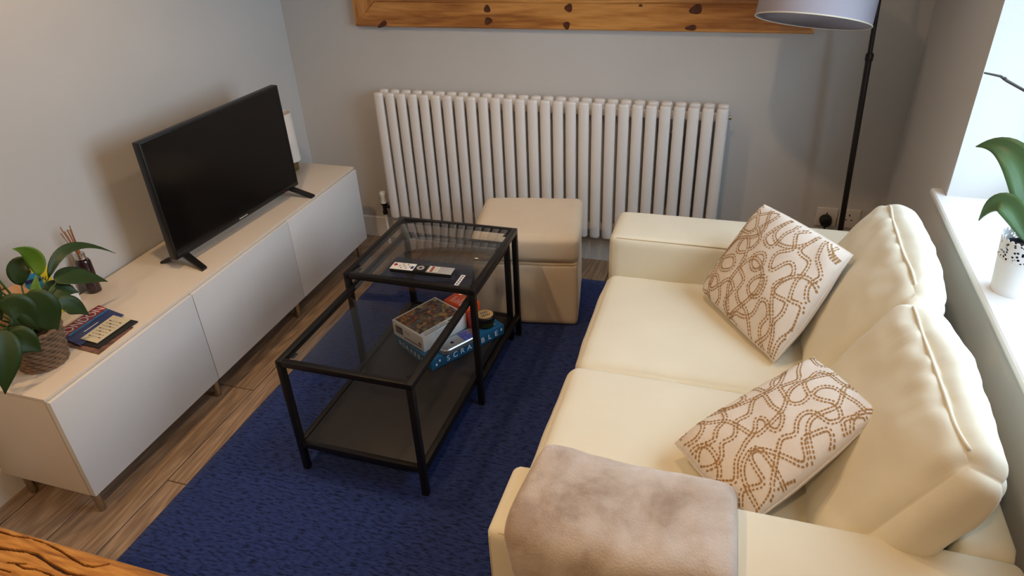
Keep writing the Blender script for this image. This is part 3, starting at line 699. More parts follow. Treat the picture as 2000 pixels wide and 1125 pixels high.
# ================================================================== GAMES on the shelf
def gamebox(name, A, B, D, z0, z1, m, lbl, bev=0.0015):
    """A front corner, B end along the long side, D end along the short side (world xy)"""
    A, B, D = (Vector((*q, 0)) for q in (A, B, D)); x = (B-A); y = (D-A); Lx = x.length
    x.normalize(); y = y-x*y.dot(x); Ly = y.length; y.normalize()
    e = empty(name, (A.x, A.y, z0), math.atan2(x.y, x.x)); tag(e, lbl, 'box')
    box('lid', (0, 0, 0), (Lx, Ly, z1-z0), m, e, bev); return e, Lx, Ly, z1-z0
sc, Lx, Ly, Hs = gamebox('board_game_box', (1.187, -1.219), (1.372, -0.925), (0.962, -1.112), ZSH+0.0003, 0.176, blue_m, 'teal blue board game box lettered SCRABBLE on the low shelf')
for k, ch in enumerate('SCRABBLE'):
    text('letter', ch, 0.032, print_w, sc, Matrix.Translation((Lx*(0.22+0.095*k), -0.0003, Hs*0.46)) @ Matrix.Rotation(PI/2, 4, 'X'), 0.0002)
    text('letter', ch, 0.026, print_w, sc, Matrix.Translation((-0.0003, Ly*(0.86-0.105*k), Hs*0.46)) @ Matrix.Rotation(-PI/2, 4, 'Z') @ Matrix.Rotation(PI/2, 4, 'X'), 0.0002)
for (x, z) in ((0.10, 0.55), (0.055, 0.3), (0.95, 0.5)): box('corner_mark', (Lx*x, -0.0006, Hs*z), (Lx*x+0.007, -0.0001, Hs*z+0.009), print_w, sc)
for (x, y) in ((0.90, 0.10), (0.05, 0.08)): box('corner_mark', (Lx*x, Ly*y, Hs+0.0001), (Lx*x+0.012, Ly*y+0.010, Hs+0.0005), print_w, sc)
ZB = 0.1764
pz, px_, py_, ph = gamebox('jigsaw_box', (1.142, -1.174), (1.240, -0.980), (0.968, -1.109), ZB, 0.243, box_w, 'white jigsaw box with a busy colourful picture on its lid')
box('lid_picture', (0.008, 0.026, ph+0.0001), (px_-0.008, py_-0.008, ph+0.0006), puzzle_m, pz)
box('lid_stripe', (0.012, 0.0015, ph+0.0001), (px_-0.01, 0.004, ph+0.0004), ink_m, pz)
for k in range(16):
    if k not in (8, 13): box('title_stroke', (0.018+0.0085*k, 0.009, ph+0.0001), (0.0235+0.0085*k, 0.009+(0.009 if k % 3 else 0.0075), ph+0.0004), grey_m if k < 13 else ink_m, pz)
box('end_picture', (-0.0006, py_-0.062, ph*0.30), (-0.0001, py_-0.018, ph*0.80), puzzle_m, pz)
box('end_stripe', (-0.0006, 0.015, ph*0.20), (-0.0001, py_-0.068, ph*0.27), plain('brown_ink', 110, 50, 44), pz)
for k in range(3): box('end_print', (-0.0005, py_-0.105, ph*(0.52+0.09*k)), (-0.0001, py_-0.070, ph*(0.56+0.09*k)), tan_m, pz)
box('end_print', (-0.0005, 0.014, ph*0.34), (-0.0001, 0.03, ph*0.5), red_m, pz)
for k in range(9): box('side_print', (0.06, -0.0005, ph*(0.14+0.085*k)), (px_*(0.62+0.2*math.sin(k*2.3)), -0.0001, ph*(0.17+0.085*k)), plain('pale_grey_print', 178, 184, 196) if k == 0 else MATS['pale_grey_print'], pz)
og, ox_, oy_, oh = gamebox('card_game_box', (1.239, -0.967), (1.266, -0.897), (1.124, -0.923), ZB, 0.252, orange_m, 'bright orange card game box tucked behind the jigsaw box')
for k in range(5): box('pale_print', (ox_*0.12, oy_*(0.36+0.1*k), oh+0.0001), (ox_*(0.55+0.2*math.sin(k*1.7)), oy_*(0.41+0.1*k), oh+0.0004), plain('pink_print', 240, 170, 150) if k == 0 else MATS['pink_print'], og)
box('white_label', (0.002, oy_*0.02, oh+0.0001), (ox_*0.30, oy_*0.36, oh+0.0004), print_w, og)
rb_, rx_, ry_, rh_ = gamebox('card_pack', (1.272, -1.003), (1.284, -0.985), (1.247, -0.988), ZB, 0.256, red_m, 'small red card pack standing between orange box and jar')
box('pack_picture', (0.003, -0.0006, 0.01), (rx_-0.003, -0.0001, rh_*0.55), photo_m, rb_); box('pack_label', (0.004, -0.0006, rh_*0.62), (rx_-0.004, -0.0001, rh_*0.85), tan_m, rb_)
jr = empty('game_jar', (1.303, -0.945, ZB)); tag(jr, 'small glass jar with dark lid and tan printed top on the blue box', 'jar')
lathe('glass', [(0.0, 0.0), (0.034, 0.0), (0.037, 0.004), (0.037, 0.024), (0.034, 0.028), (0.031, 0.028), (0.033, 0.022), (0.033, 0.005), (0, 0.004)], jar_m, jr, 32)
lathe('filling', [(0, 0.0045), (0.032, 0.0055), (0.032, 0.020), (0, 0.021)], plain('jar_filling', 120, 104, 70, var=0.6, scale=90), jr, 24)
lathe('lid', [(0, 0.0285), (0.0385, 0.0285), (0.0395, 0.031), (0.0395, 0.046), (0.036, 0.0495), (0, 0.0495)], bronze_m, jr, 36)
lathe('lid_label', [(0, 0.0497), (0.033, 0.0497), (0.033, 0.0502), (0, 0.0502)], tan_m, jr, 36)
for k in range(9):
    st_ = box('title_stroke', (-0.002, -0.004, 0.0503), (0.002, 0.004+0.001*(k % 2), 0.0506), ink_m if k < 5 else navy_m, jr)
    st_.location = Vector((math.cos(0.75), math.sin(0.75), 0))*(0.0075*((k % 5)-2+(0.5 if k > 4 else 0)))+Vector((-math.sin(0.75), math.cos(0.75), 0))*(-0.010 if k < 5 else 0.010); st_.rotation_euler = (0, 0, 0.75)
tn = empty('silver_tin', (1.247, -1.092, ZB), math.radians(57.8)); tag(tn, 'flat silver tin with rounded corners beside the white jigsaw box', 'tin')
def roundrect(w, l, r, z, n=6):
    out = []
    for (cx, cy, a0) in ((w-r, l-r, 0), (-w+r, l-r, PI/2), (-w+r, -l+r, PI), (w-r, -l+r, 1.5*PI)):
        for k in range(n+1): a = a0+PI/2*k/n; out.append((cx+r*math.cos(a), cy+r*math.sin(a), z))
    return out
rings = [roundrect(0.083, 0.030, 0.022, 0), roundrect(0.085, 0.032, 0.024, 0.002), roundrect(0.085, 0.032, 0.024, 0.012), roundrect(0.0865, 0.0335, 0.025, 0.0125), roundrect(0.0865, 0.0335, 0.025, 0.019), roundrect(0.083, 0.030, 0.022, 0.0225)]
vs = [q for r_ in rings for q in r_]; n = len(rings[0])
fs = [tuple(range(n))[::-1], tuple((len(rings)-1)*n+j for j in range(n))]+[(i*n+j, i*n+(j+1) % n, (i+1)*n+(j+1) % n, (i+1)*n+j) for i in range(len(rings)-1) for j in range(n)]
mesh_obj('tin_body', vs, fs, silver_m, tn)
lathe('printed_ring', [(0.003, 0.0226), (0.007, 0.0226), (0.007, 0.0229), (0.003, 0.0229), (0.003, 0.0226)], ink_m, tn, 18, (-0.03, -0.002, 0))
box('printed_panel', (0.012, -0.027, 0.0226), (0.055, 0.027, 0.0229), plain('violet_print', 92, 96, 170, var=0.5, scale=70), tn)

# ================================================================== OTTOMAN
ot = empty('ottoman', (1.353, -0.475, ZR+0.002), math.radians(10.0)); tag(ot, 'cream cube ottoman in front of the radiator', 'ottoman')
soft('body', (0, 0, 0.150), (0.434, 0.40, 0.300), 0.016, otto_m, ot, 18, (0.004, 0.004, 0), 0.003, 6, seed=2)
soft('lid', (0, 0, 0.3605), (0.440, 0.406, 0.120), 0.028, otto_m, ot, 20, (0.004, 0.004, 0.008), 0.002, 6, seed=3)
tube('seam', [(x, y, 0.3005) for x, y, _ in roundrect(0.2185, 0.2015, 0.025, 0, 5)], 0.0022, seam_m, ot, 6, True)

# ================================================================== SOFA
SX0, SY1, SY0 = 1.775, -0.69, -2.215
sofa = empty('sofa', (2.26, (SY0+SY1)/2, 0)); tag(sofa, 'cream two-seat sofa under the window', 'sofa')
SO = Vector((2.26, (SY0+SY1)/2, 0))
def P(x, y, z): return Vector((x, y, z))-SO
def sb(name, lo, hi, r, m=sofa_m, **k):
    lo, hi = Vector(lo), Vector(hi); return soft(name, (lo+hi)/2-SO, hi-lo, r, m, sofa, **k)
sb('base', (SX0+0.02, SY0+0.19, 0.085), (2.50, SY1-0.19, 0.305), 0.02, n=10)
sb('arm', (SX0, SY1-0.225, 0.085), (2.74, SY1, 0.602), 0.022, n=26, puff=(0.003, 0.003, 0.006), wr=0.001, wsc=6, seed=1)
sb('arm', (SX0, SY0, 0.085), (2.74, SY0+0.195, 0.602), 0.022, n=26, puff=(0.003, 0.003, 0.006), wr=0.001, wsc=6, seed=5)
sb('back', (2.63, SY0+0.19, 0.085), (2.74, SY1-0.22, 0.61), 0.03, n=16)
ysp = -1.470
def crown(p, u):
    # small puckers where the two cushions meet
    w_ = max(0, -u[1]-0.55)/0.45*max(0, u[2])
    if -0.8 < u[0] < 0.55: p.z += 0.0035*w_*math.sin(u[0]*22+3*math.sin(u[0]*6))*(1-abs(u[0]+0.12)/0.7 if abs(u[0]+0.12) < 0.7 else 0)
    return p
sb('seat_cushion', (SX0+0.002, ysp+0.001, 0.306), (2.52, SY1-0.2255, 0.462), 0.034, n=30, puff=(0.010, 0.002, 0.018), wr=0.004, wsc=5, seed=8, fn=crown)
sb('seat_cushion', (SX0-0.004, SY0+0.1955, 0.306), (2.52, ysp-0.001, 0.466), 0.034, n=30, puff=(0.010, 0.002, 0.018), wr=0.004, wsc=5, seed=11)
for x in (SX0+0.06, 2.68):
    for y in (SY1-0.06, SY0+0.06):
        lathe('leg', [(0.018, 0.0127), (0.024, 0.086)] if x < 2.2 else [(0.018, 0.0002), (0.024, 0.086)], matt_black_m, sofa, 16, P(x, y, 0))
# arm seams
for (ya, yb, inn) in ((SY1-0.225, SY1, -1), (SY0, SY0+0.195, 1)):
    q = [(SX0+0.0060, ya+0.0062, 0.11), (SX0+0.0050, ya+0.0055, 0.40), (SX0+0.0062, ya+0.0062, 0.578), (SX0+0.012, ya+0.010, 0.5895), (SX0+0.028, ya+0.0066, 0.5955), (2.2, ya+0.0050, 0.5975), (2.71, ya+0.0066, 0.5955)]
    tube('seam', [P(*w) for w in q], 0.0016, seam_m, sofa, 6)
# back cushions: front panel leaning back, with piping
tilt = math.radians(29.0); dv = Vector((math.sin(tilt), 0, math.cos(tilt))); nv = Vector((math.cos(tilt), 0, -math.sin(tilt)))
def back_cushion(ya, yb, seed, rz=0.0, dx=0.0):
    w, hgt, th = (yb-ya), 0.430, 0.140
    c = Vector((2.392+dx, (ya+yb)/2, 0.462)) + dv*hgt/2 + nv*th/2
    M = Matrix.Translation(c-SO) @ Matrix.Rotation(rz, 4, 'Z') @ Matrix((nv, Vector((0, 1, 0)), dv)).transposed().to_4x4()
    def crease(p, u):
        # pull wrinkles radiating from the piping edge
        e = max(0, 1-abs(abs(u[2])-0.92)*6)
        p.x += 0.0045*e*math.sin(u[1]*17+seed+2*math.sin(u[1]*5))
        p.x += 0.004*max(0, u[2])*max(0, -u[0])*math.sin(u[1]*26+1.5*math.sin(u[1]*9+seed))*max(0, 1-abs(u[2]-0.75)*2.5)
        p.z -= 0.012*(u[1]**2)*max(0, u[2])*abs(u[2])
        p.x -= 0.026*max(0, u[0])*max(0, u[2])
        return p
    o = soft('back_cushion', (0, 0, 0), (th, w, hgt), 0.058, sofa_m, sofa, 44, (0.026, 0.022, 0.016), 0.009, 6.0, M, seed, crease)
    lp = []
    K = 16; hw, hh, rr = w/2-0.014, hgt/2-0.012, 0.03
    for (x, y, _) in roundrect(hw, hh, rr, 0, 4): lp.append((x, y))
    dense = []
    for i in range(len(lp)):
        a, b2 = lp[i], lp[(i+1) % len(lp)]; d = math.hypot(b2[0]-a[0], b2[1]-a[1]); k = max(1, int(d/0.03))
        dense += [(a[0]+(b2[0]-a[0])*j/k, a[1]+(b2[1]-a[1])*j/k) for j in range(k)]
    pp = []
    from mathutils.bvhtree import BVHTree
    bv = BVHTree.FromPolygons([v.co for v in o.data.vertices], [tuple(p.vertices) for p in o.data.polygons])
    dense = [(-hw+0.03+(2*hw-0.06)*k/24, hh) for k in range(25)]
    for (y, z) in dense:
        q = M @ Vector((-th/2+0.006, y, z)); hit = bv.find_nearest(q)
        pp.append(hit[0]+hit[1]*0.0005)
    for _ in range(6): pp = [pp[0]]+[(pp[i-1]+pp[i]*2+pp[i+1])/4 for i in range(1, len(pp)-1)]+[pp[-1]]
    v_, f__ = tube_mesh(pp, 0.0040, 8, True, False); mesh_obj('piping', v_, f__, sofa_m, o, True)
    return o
back_cushion(-1.462, -0.895, 3, 0.0)
back_cushion(-2.038, -1.470, 9, 0.035, -0.01)

# ================================================================== SCATTER CUSHIONS with dashed meander print
def field(seed, wl):
    rnd = random.Random(seed); ws = []
    for k in range(26):
        a = rnd.uniform(0, 2*PI); f = 2*PI/wl*rnd.uniform(0.75, 1.2); ws.append((f*math.cos(a), f*math.sin(a), rnd.uniform(0, 2*PI)))
    return lambda x, y: sum(math.cos(x*a+y*b_+c) for a, b_, c in ws)
def contours(fn, n, lev):
    """marching squares on [-1,1]^2, chained into polylines"""
    g = [[fn(-1+2*i/n, -1+2*j/n)-lev for j in range(n+1)] for i in range(n+1)]; seg = {}
    def pt(i0, j0, i1, j1):
        a, b_ = g[i0][j0], g[i1][j1]; t = a/(a-b_); return (-1+2*(i0+(i1-i0)*t)/n, -1+2*(j0+(j1-j0)*t)/n)
    pts, con = {}, {}
    for i in range(n):
        for j in range(n):
            es = []
            for (a, b_, c, d) in ((i, j, i+1, j), (i+1, j, i+1, j+1), (i, j+1, i+1, j+1), (i, j, i, j+1)):
                if (g[a][b_] > 0) != (g[c][d] > 0): pts[(a, b_, c, d)] = pt(a, b_, c, d); es.append((a, b_, c, d))
            for q in range(0, len(es)-1, 2): con.setdefault(es[q], []).append(es[q+1]); con.setdefault(es[q+1], []).append(es[q])
    used, lines = set(), []
    for s in sorted(con, key=lambda k: len(con[k])):
        if s in used: continue
        ln = [s]; used.add(s); cur = s
        while True:
            nx = [k for k in con[cur] if k not in used]
            if not nx: break
            cur = nx[0]; used.add(cur); ln.append(cur)
        if len(ln) > 6: lines.append([pts[k] for k in ln])
    return lines
def scatter(name, A, B, C, D, thick, lbl, seed, nsign=1):
    """A,B,C,D corners in order; visible side = nsign * (B-A)x(D-A)"""
    A, B, C, D = map(Vector, (A, B, C, D)); ctr = (A+B+C+D)/4
    e = empty(name, ctr); tag(e, lbl, 'cushion', 'patterned scatter cushions')
    nr = ((B-A).cross(D-A)).normalized()*nsign
    rnd = random.Random(seed)
    def Sf(u, v, side):
        uu, vv = 1.06*u*(1-0.05*(1-v*v)-0.07*u*u*v*v), 1.06*v*(1-0.05*(1-u*u)-0.07*u*u*v*v)
        s, t = (uu+1)/2, (vv+1)/2
        p = A*(1-s)*(1-t)+B*s*(1-t)+C*s*t+D*(1-s)*t
        k = max(0, (1-u*u)*(1-v*v))**0.40
        wr = 0.006*noise.noise(Vector((u*2.3+seed, v*2.3, side*3.1)))*(1-max(u*u, v*v)*0.6)
        crn = 0.010*math.sin(u*7+v*5+seed)*max(0, abs(u*v)-0.25)
        return p + nr*(side*thick*0.5*k + wr + crn) - ctr
    n = 34; vs, fs = [], []
    for side in (1, -1):
        off = len(vs)
        for i in range(n+1):
            for j in range(n+1): vs.append(Sf(math.sin(PI/2*(-1+2*i/n)), math.sin(PI/2*(-1+2*j/n)), side))
        for i in range(n):
            for j in range(n):
                a = off+i*(n+1)+j; q = (a, a+1, a+n+2, a+n+1); fs.append(q if side < 0 else q[::-1])
    bm = bmesh.new(); bv_ = [bm.verts.new(v) for v in vs]
    for f in fs: bm.faces.new([bv_[k] for k in f])
    bmesh.ops.remove_doubles(bm, verts=bm.verts[:], dist=0.0004)
    cv = bm_obj('cover', bm, cushion_m, e, True)
    lp = [(-1+2*i/20, -1) for i in range(20)]+[(1, -1+2*i/20) for i in range(20)]+[(1-2*i/20, 1) for i in range(20)]+[(-1, 1-2*i/20) for i in range(20)]
    v_, f__ = tube_mesh([Sf(u, v, 1)*0.5+Sf(u, v, -1)*0.5 for u, v in lp], 0.0024, 6, False, True); mesh_obj('seam', v_, f__, cushion_m, e, True)
    W2, H2 = (B-A).length/2, (D-A).length/2
    F = field(seed, 0.076); fn = lambda u, v: F(u*W2, v*H2)
    dv_, df = [], []
    def nrm(u, v):
        h_ = 0.01; a = Sf(u+h_, v, 1)-Sf(u-h_, v, 1); b_ = Sf(u, v+h_, 1)-Sf(u, v-h_, 1); q = a.cross(b_).normalized()
        return q if q.dot(nr) > 0 else -q
    G = field(seed+100, 0.17); gn = lambda u, v: G(u*W2, v*H2)
    for ln in contours(fn, 90, 0.0)+contours(gn, 90, 0.6):
        xy = [(u*W2, v*H2) for u, v in ln]; acc = 0; step = 0.0088; nxt = 0.0
        for i in range(len(xy)-1):
            (x0, y0), (x1, y1) = xy[i], xy[i+1]; d = math.hypot(x1-x0, y1-y0)
            if d < 1e-9: continue
            tx, ty = (x1-x0)/d, (y1-y0)/d
            while nxt <= acc+d:
                t = (nxt-acc)/d; cx, cy = x0+(x1-x0)*t, y0+(y1-y0)*t
                for sd in (-1, 1):
                    ox2, oy2 = cx-ty*0.0042*sd, cy+tx*0.0042*sd; jl = 0.0033*rnd.uniform(0.8, 1.15); jw = 0.0019*rnd.uniform(0.85, 1.2)
                    q = []
                    for (a, b_) in ((-jl, -jw*0.6), (-jl*0.6, -jw), (jl*0.6, -jw), (jl, -jw*0.6), (jl, jw*0.6), (jl*0.6, jw), (-jl*0.6, jw), (-jl, jw*0.6)):
                        q.append(((ox2+tx*a-ty*b_)/W2, (oy2+ty*a+tx*b_)/H2))
                    if max(max(abs(a), abs(b_)) for a, b_ in q) > 0.985: continue
                    s0 = len(dv_); nn = nrm(ox2/W2, oy2/H2)
                    for (a, b_) in q: dv_.append(Sf(a, b_, 1)+nn*0.0008)
                    df.append(tuple(range(s0, s0+8)))
                nxt += step
            acc += d
    pr_ = mesh_obj('dash_print', dv_, df, dash_m, e); pr_['kind'] = 'stuff'
    return e
scatter('scatter_cushion', (2.105, -1.035, 0.500), (2.335, -1.365, 0.485), (2.500, -1.165, 0.752), (2.265, -0.905, 0.765), 0.135, 'patterned cushion standing in the far corner of the sofa', 5, 1)
scatter('scatter_cushion', (2.098, -1.80, 0.535), (2.275, -2.000, 0.520), (2.508, -1.80, 0.705), (2.405, -1.525, 0.635), 0.130, 'patterned cushion lying tilted beside the grey throw', 23, 1)

# ================================================================== THROW over the near arm
th = empty('throw_blanket', (2.03, -2.12, 0.60)); tag(th, 'folded taupe fleece throw draped over the near arm of the sofa', 'blanket')
prof2 = [(-2.005, 0.500), (-2.006, 0.545), (-2.004, 0.590), (-2.012, 0.612), (-2.04, 0.6195), (-2.10, 0.6225), (-2.16, 0.620), (-2.20, 0.614), (-2.222, 0.598), (-2.228, 0.56), (-2.230, 0.50), (-2.231, 0.40), (-2.232, 0.30), (-2.233, 0.20)]
def spl(pts, n):
    out = []
    for i in range(len(pts)-1):
        p0, p1, p2, p3 = (Vector(pts[max(0, min(len(pts)-1, i+d))]) for d in (-1, 0, 1, 2))
        for k in range(n):
            t = k/n; out.append(0.5*((2*p1)+(-p0+p2)*t+(2*p0-5*p1+4*p2-p3)*t*t+(-p0+3*p1-3*p2+p3)*t**3))
    out.append(Vector(pts[-1])); return out
pf = spl(prof2, 5); vs, fs = [], []; NX = 46
nor = []
for i in range(len(pf)):
    t = (pf[min(i+1, len(pf)-1)]-pf[max(i-1, 0)]).normalized(); nor.append(Vector((t.y, -t.x)) if True else None)
nor = [n_ if n_.dot(Vector((-2.12-pf[i].x, 0.45-pf[i].y))) < 0 else -n_ for i, n_ in enumerate(nor)]
nP = len(pf)
for lay in (0, 1):
    for i in range(nP):
        s = i/(nP-1)
        xl = 1.822+0.012*math.sin(s*9)+0.018*max(0, s-0.3); xr = 2.245-0.005*math.sin(s*7)
        for j in range(NX+1):
            f = j/NX; x = xl+(xr-xl)*f; rnd_edge = math.sqrt(max(0, 1-(abs(2*f-1))**14)); end = min(1, (i+0.4)/2.5, (nP-1-i+0.4)/2.5)**0.5
            tk = 0.0 if lay == 0 else (0.006+0.020*rnd_edge*end*(0.9+0.35*noise.noise(Vector((x*7, s*5, 1.3))))+0.003*noise.noise(Vector((x*22, s*14, 4))))
            if lay == 0: tk = 0.0025+0.0
            # thicker rolled fold at the inside front corner
            if lay == 1: tk += 0.012*math.exp(-((x-1.86)/0.09)**2)*math.exp(-((s-0.22)/0.09)**2)
            q = pf[i]+nor[i]*tk
            vs.append((x-2.03, q.x+2.12, q.y-0.60))
LN = nP*(NX+1)
for i in range(nP-1):
    for j in range(NX):
        a = i*(NX+1)+j; fs.append((a, a+1, a+NX+2, a+NX+1)); fs.append((LN+a, LN+a+NX+1, LN+a+NX+2, LN+a+1))
for i in range(nP-1):
    for j in (0, NX):
        a = i*(NX+1)+j; fs.append((a, a+NX+1, LN+a+NX+1, LN+a))
for i in (0, nP-1):
    for j in range(NX):
        a = i*(NX+1)+j; fs.append((a, a+1, LN+a+1, LN+a))
mesh_obj('fleece', vs, fs, fleece_m, th, True)

# ================================================================== FLOOR LAMP
fl_ = empty('floor_lamp', (2.612, -0.30, 0)); tag(fl_, 'tall dark floor lamp with grey drum shade behind the sofa', 'lamp')
lathe('base', [(0, 0), (0.125, 0), (0.128, 0.004), (0.125, 0.012), (0.03, 0.022), (0.016, 0.03), (0, 0.03)], bronze_m, fl_, 40)
def pole_at(z): return Vector((-0.0435*z, 0, z))
tube('pole', [pole_at(0.03), pole_at(1.085)], 0.0108, bronze_m, fl_, 16)
lathe('pole_collar', [(0.012, 0), (0.0135, 0.003), (0.0135, 0.022), (0.010, 0.028)], bronze_m, fl_, 16, pole_at(1.073))
tube('upper_pole', [pole_at(1.095), pole_at(1.50)], 0.0082, bronze_m, fl_, 14)
sc0 = Vector((2.352, -0.40, 1.222))-Vector((2.612, -0.30, 0))
ax = Vector((0.10, 0.30, 1)).normalized(); ex = ax.cross(Vector((0, 1, 0))).normalized()*-1; ey = ax.cross(ex)
MS = Matrix.Translation(sc0) @ Matrix((ex, ey, ax)).transposed().to_4x4()
SR, SH = 0.187, 0.22
sh_ = lathe('shade', [(SR, 0), (SR, 0.0), (SR-0.004, SH), (SR-0.006, SH), (SR-0.002, 0.0)], lampshade_m, fl_, 56); sh_.data.transform(MS)
li = lathe('shade_lining', [(SR-0.0026, 0.0006), (SR-0.0066, SH-0.0006), (SR-0.0072, SH-0.0006), (SR-0.0032, 0.0006), (SR-0.0026, 0.0006)], lining_m, fl_, 56); li.data.transform(MS)
rm = tube('shade_rim', [(SR*math.cos(a), SR*math.sin(a), 0) for a in [2*PI*k/56 for k in range(56)]], 0.0022, lining_m, fl_, 6, True); rm.data.transform(MS)
top = MS @ Vector((0, 0, SH-0.015)); pt_ = pole_at(1.5)
tube('arm', [pt_]+bez(pt_, (pt_+top)/2+Vector((0, 0, 0.12)), top+Vector((0, 0, 0.03)), 10)[1:]+[top-ax*0.05], 0.0075, bronze_m, fl_, 12)
for k in range(3):
    a = 2*PI*k/3; tube('shade_spoke', [top, MS @ Vector(((SR-0.008)*math.cos(a), (SR-0.008)*math.sin(a), SH-0.012))], 0.002, bronze_m, fl_, 6)
bl = lathe('bulb', [(0, -0.115), (0.018, -0.108), (0.028, -0.085), (0.026, -0.06), (0.014, -0.035), (0.013, 0.0)], shade_w_m, fl_, 20); bl.data.transform(Matrix.Translation(top-ax*0.02) @ Matrix((ex, ey, ax)).transposed().to_4x4())

# ================================================================== SOCKETS AND PLUG
def socket(x, z, lbl):
    e = empty('wall_socket', (x, -0.0005, z)); tag(e, lbl, 'socket', 'wall sockets')
    box('plate', (-0.043, -0.010, -0.043), (0.043, 0, 0.043), sock_m, e, 0.003)
    for (dx, dz, w, hh) in ((0, 0.017, 0.0025, 0.005), (-0.011, -0.005, 0.004, 0.0022), (0.011, -0.005, 0.004, 0.0022)): box('slot', (dx-w, -0.0108, dz-hh), (dx+w, -0.0102, dz+hh), matt_black_m, e)
    return e
socket(2.573, 0.335, 'white wall socket holding the black plug beside the lamp pole'); socket(2.664, 0.335, 'empty white wall socket right of the lamp pole')
pg = empty('power_plug', (2.571, -0.0112, 0.325)); tag(pg, 'black power plug pushed into the wall socket behind the sofa', 'plug')
lathe('plug_body', [(0, 0), (0.024, 0), (0.026, 0.004), (0.023, 0.034), (0.018, 0.040), (0, 0.041)], matt_black_m, pg, 24).matrix_local = Matrix.Rotation(PI/2, 4, 'X')
tube('cord', [(0, -0.022, -0.020), (0, -0.026, -0.05), (0.004, -0.03, -0.12), (0.01, -0.05, -0.22), (0.02, -0.09, -0.300), (0.03, -0.15, -0.3205)], 0.004, matt_black_m, pg, 8)

# ================================================================== ORCHID on the sill
oc = empty('potted_orchid', (2.826, -1.352, WZ0)); tag(oc, 'orchid with broad leaves in a white lace-edged pot on the windowsill', 'plant')
lathe('pot', [(0.0, 0.0), (0.042, 0.0), (0.0425, 0.002), (0.0505, 0.088), (0.0515, 0.0885), (0.0517, 0.091), (0.0508, 0.0915), (0.0494, 0.0915), (0.0412, 0.003), (0, 0.003)], rad_m, oc, 48)
lathe('lace_band', [(0.0509, 0.0918), (0.0555, 0.140), (0.0548, 0.140), (0.0502, 0.0918)], lace_m, oc, 64)
for k in range(28):
    a = 2*PI*k/28; lathe('scallop', [(0, 0), (0.0042, 0), (0.0042, 0.0008), (0, 0.0008)], rad_m, oc, 10).matrix_local = Matrix.Rotation(a, 4, 'Z') @ Matrix.Translation((0.0552, 0, 0.1405)) @ Matrix.Rotation(PI/2+0.09, 4, 'Y')
lathe('liner', [(0, 0.006), (0.038, 0.006), (0.0465, 0.118), (0.0455, 0.118), (0.037, 0.008), (0, 0.008)], inner_m, oc, 32)
lathe('bark', [(0, 0.112), (0.0445, 0.108)], soil_m, oc, 24)
OB = Vector((2.826, -1.352, WZ0))
def oleaf(b0, c0, t0, w, upv, fold=0.35): leaf(oc, tuple(Vector(q)-OB for q in (b0, c0, t0)), w, leaf_o, upv, fold, 18, 0.003, 'leaf', 3.0)
oleaf((2.832, -1.345, 0.915), (2.800, -1.250, 1.150), (2.715, -1.170, 1.078), 0.036, (-0.35, -0.75, 0.45))
oleaf((2.830, -1.350, 0.912), (2.760, -1.300, 1.060), (2.738, -1.275, 0.930), 0.026, (-0.55, -0.65, 0.5))
oleaf((2.845, -1.350, 0.912), (2.900, -1.330, 1.120), (2.960, -1.300, 1.050), 0.036, (0.3, -0.75, 0.55))
oleaf((2.845, -1.365, 0.910), (2.880, -1.440, 0.960), (2.900, -1.470, 0.860), 0.028, (0.2, -0.6, 0.75))
tube('flower_spike', [Vector(q)-OB for q in ((2.840, -1.348, 0.90), (2.862, -1.325, 1.02), (2.865, -1.285, 1.13), (2.835, -1.24, 1.205), (2.768, -1.205, 1.226), (2.728, -1.20, 1.246), (2.712, -1.20, 1.256), (2.678, -1.198, 1.262))], [0.0045, 0.0042, 0.004, 0.0036, 0.0032, 0.0036, 0.003, 0.0022], ostem_m, oc, 8)
for q in ((2.722, -1.20, 1.2505), (2.80, -1.222, 1.217)): lathe('node', [(0, -0.005), (0.0045, -0.002), (0.0045, 0.002), (0, 0.005)], ostem_m, oc, 8, Vector(q)-OB)

# ================================================================== OAK SLAB TABLE in the near corner
OX0, OX1, OY0, OY1, OZ = 0.55, 2.05, -3.55, -2.546, 0.75
ok = empty('oak_table', ((OX0+OX1)/2, (OY0+OY1)/2, 0)); tag(ok, 'rustic oak table top with dark cracks at the lower left corner', 'table')
cracks = [([(0.94, -2.562), (0.999, -2.56), (1.03, -2.56), (1.064, -2.555), (1.106, -2.557), (1.14, -2.562), (1.177, -2.57), (1.202, -2.574), (1.222, -2.572), (1.242, -2.561)], 0.0020),
          ([(0.97, -2.590), (1.03, -2.586), (1.051, -2.583), (1.081, -2.579), (1.105, -2.579), (1.126, -2.584), (1.158, -2.59), (1.185, -2.594), (1.219, -2.591), (1.30, -2.60)], 0.0033),
          ([(1.088, -2.604), (1.108, -2.607), (1.127, -2.603), (1.159, -2.604), (1.21, -2.612)], 0.0018), ([(1.069, -2.606), (1.104, -2.599)], 0.0016), ([(1.02, -2.628), (1.069, -2.619), (1.093, -2.619)], 0.0016)]
rn = random.Random(4)
for k in range(16):
    x, y = rn.uniform(0.6, 1.8), rn.uniform(-3.4, -2.66); ln = [(x, y)]
    for j in range(6): x += rn.uniform(0.04, 0.09); y += rn.uniform(-0.012, 0.012); ln.append((x, y))
    cracks.append((ln, rn.uniform(0.001, 0.003)))
def segd(px, py, a, b_):
    dx, dy = b_[0]-a[0], b_[1]-a[1]; t = max(0, min(1, ((px-a[0])*dx+(py-a[1])*dy)/(dx*dx+dy*dy))); return math.hypot(px-a[0]-dx*t, py-a[1]-dy*t)
segs = [(l[i], l[i+1], w) for l, w in cracks for i in range(len(l)-1)]
def axis(lo, hi, dlo, dhi, fine, coarse):
    out, x = [], lo
    while x < hi: out.append(x); x += fine if dlo <= x <= dhi else coarse
    return out+[hi]
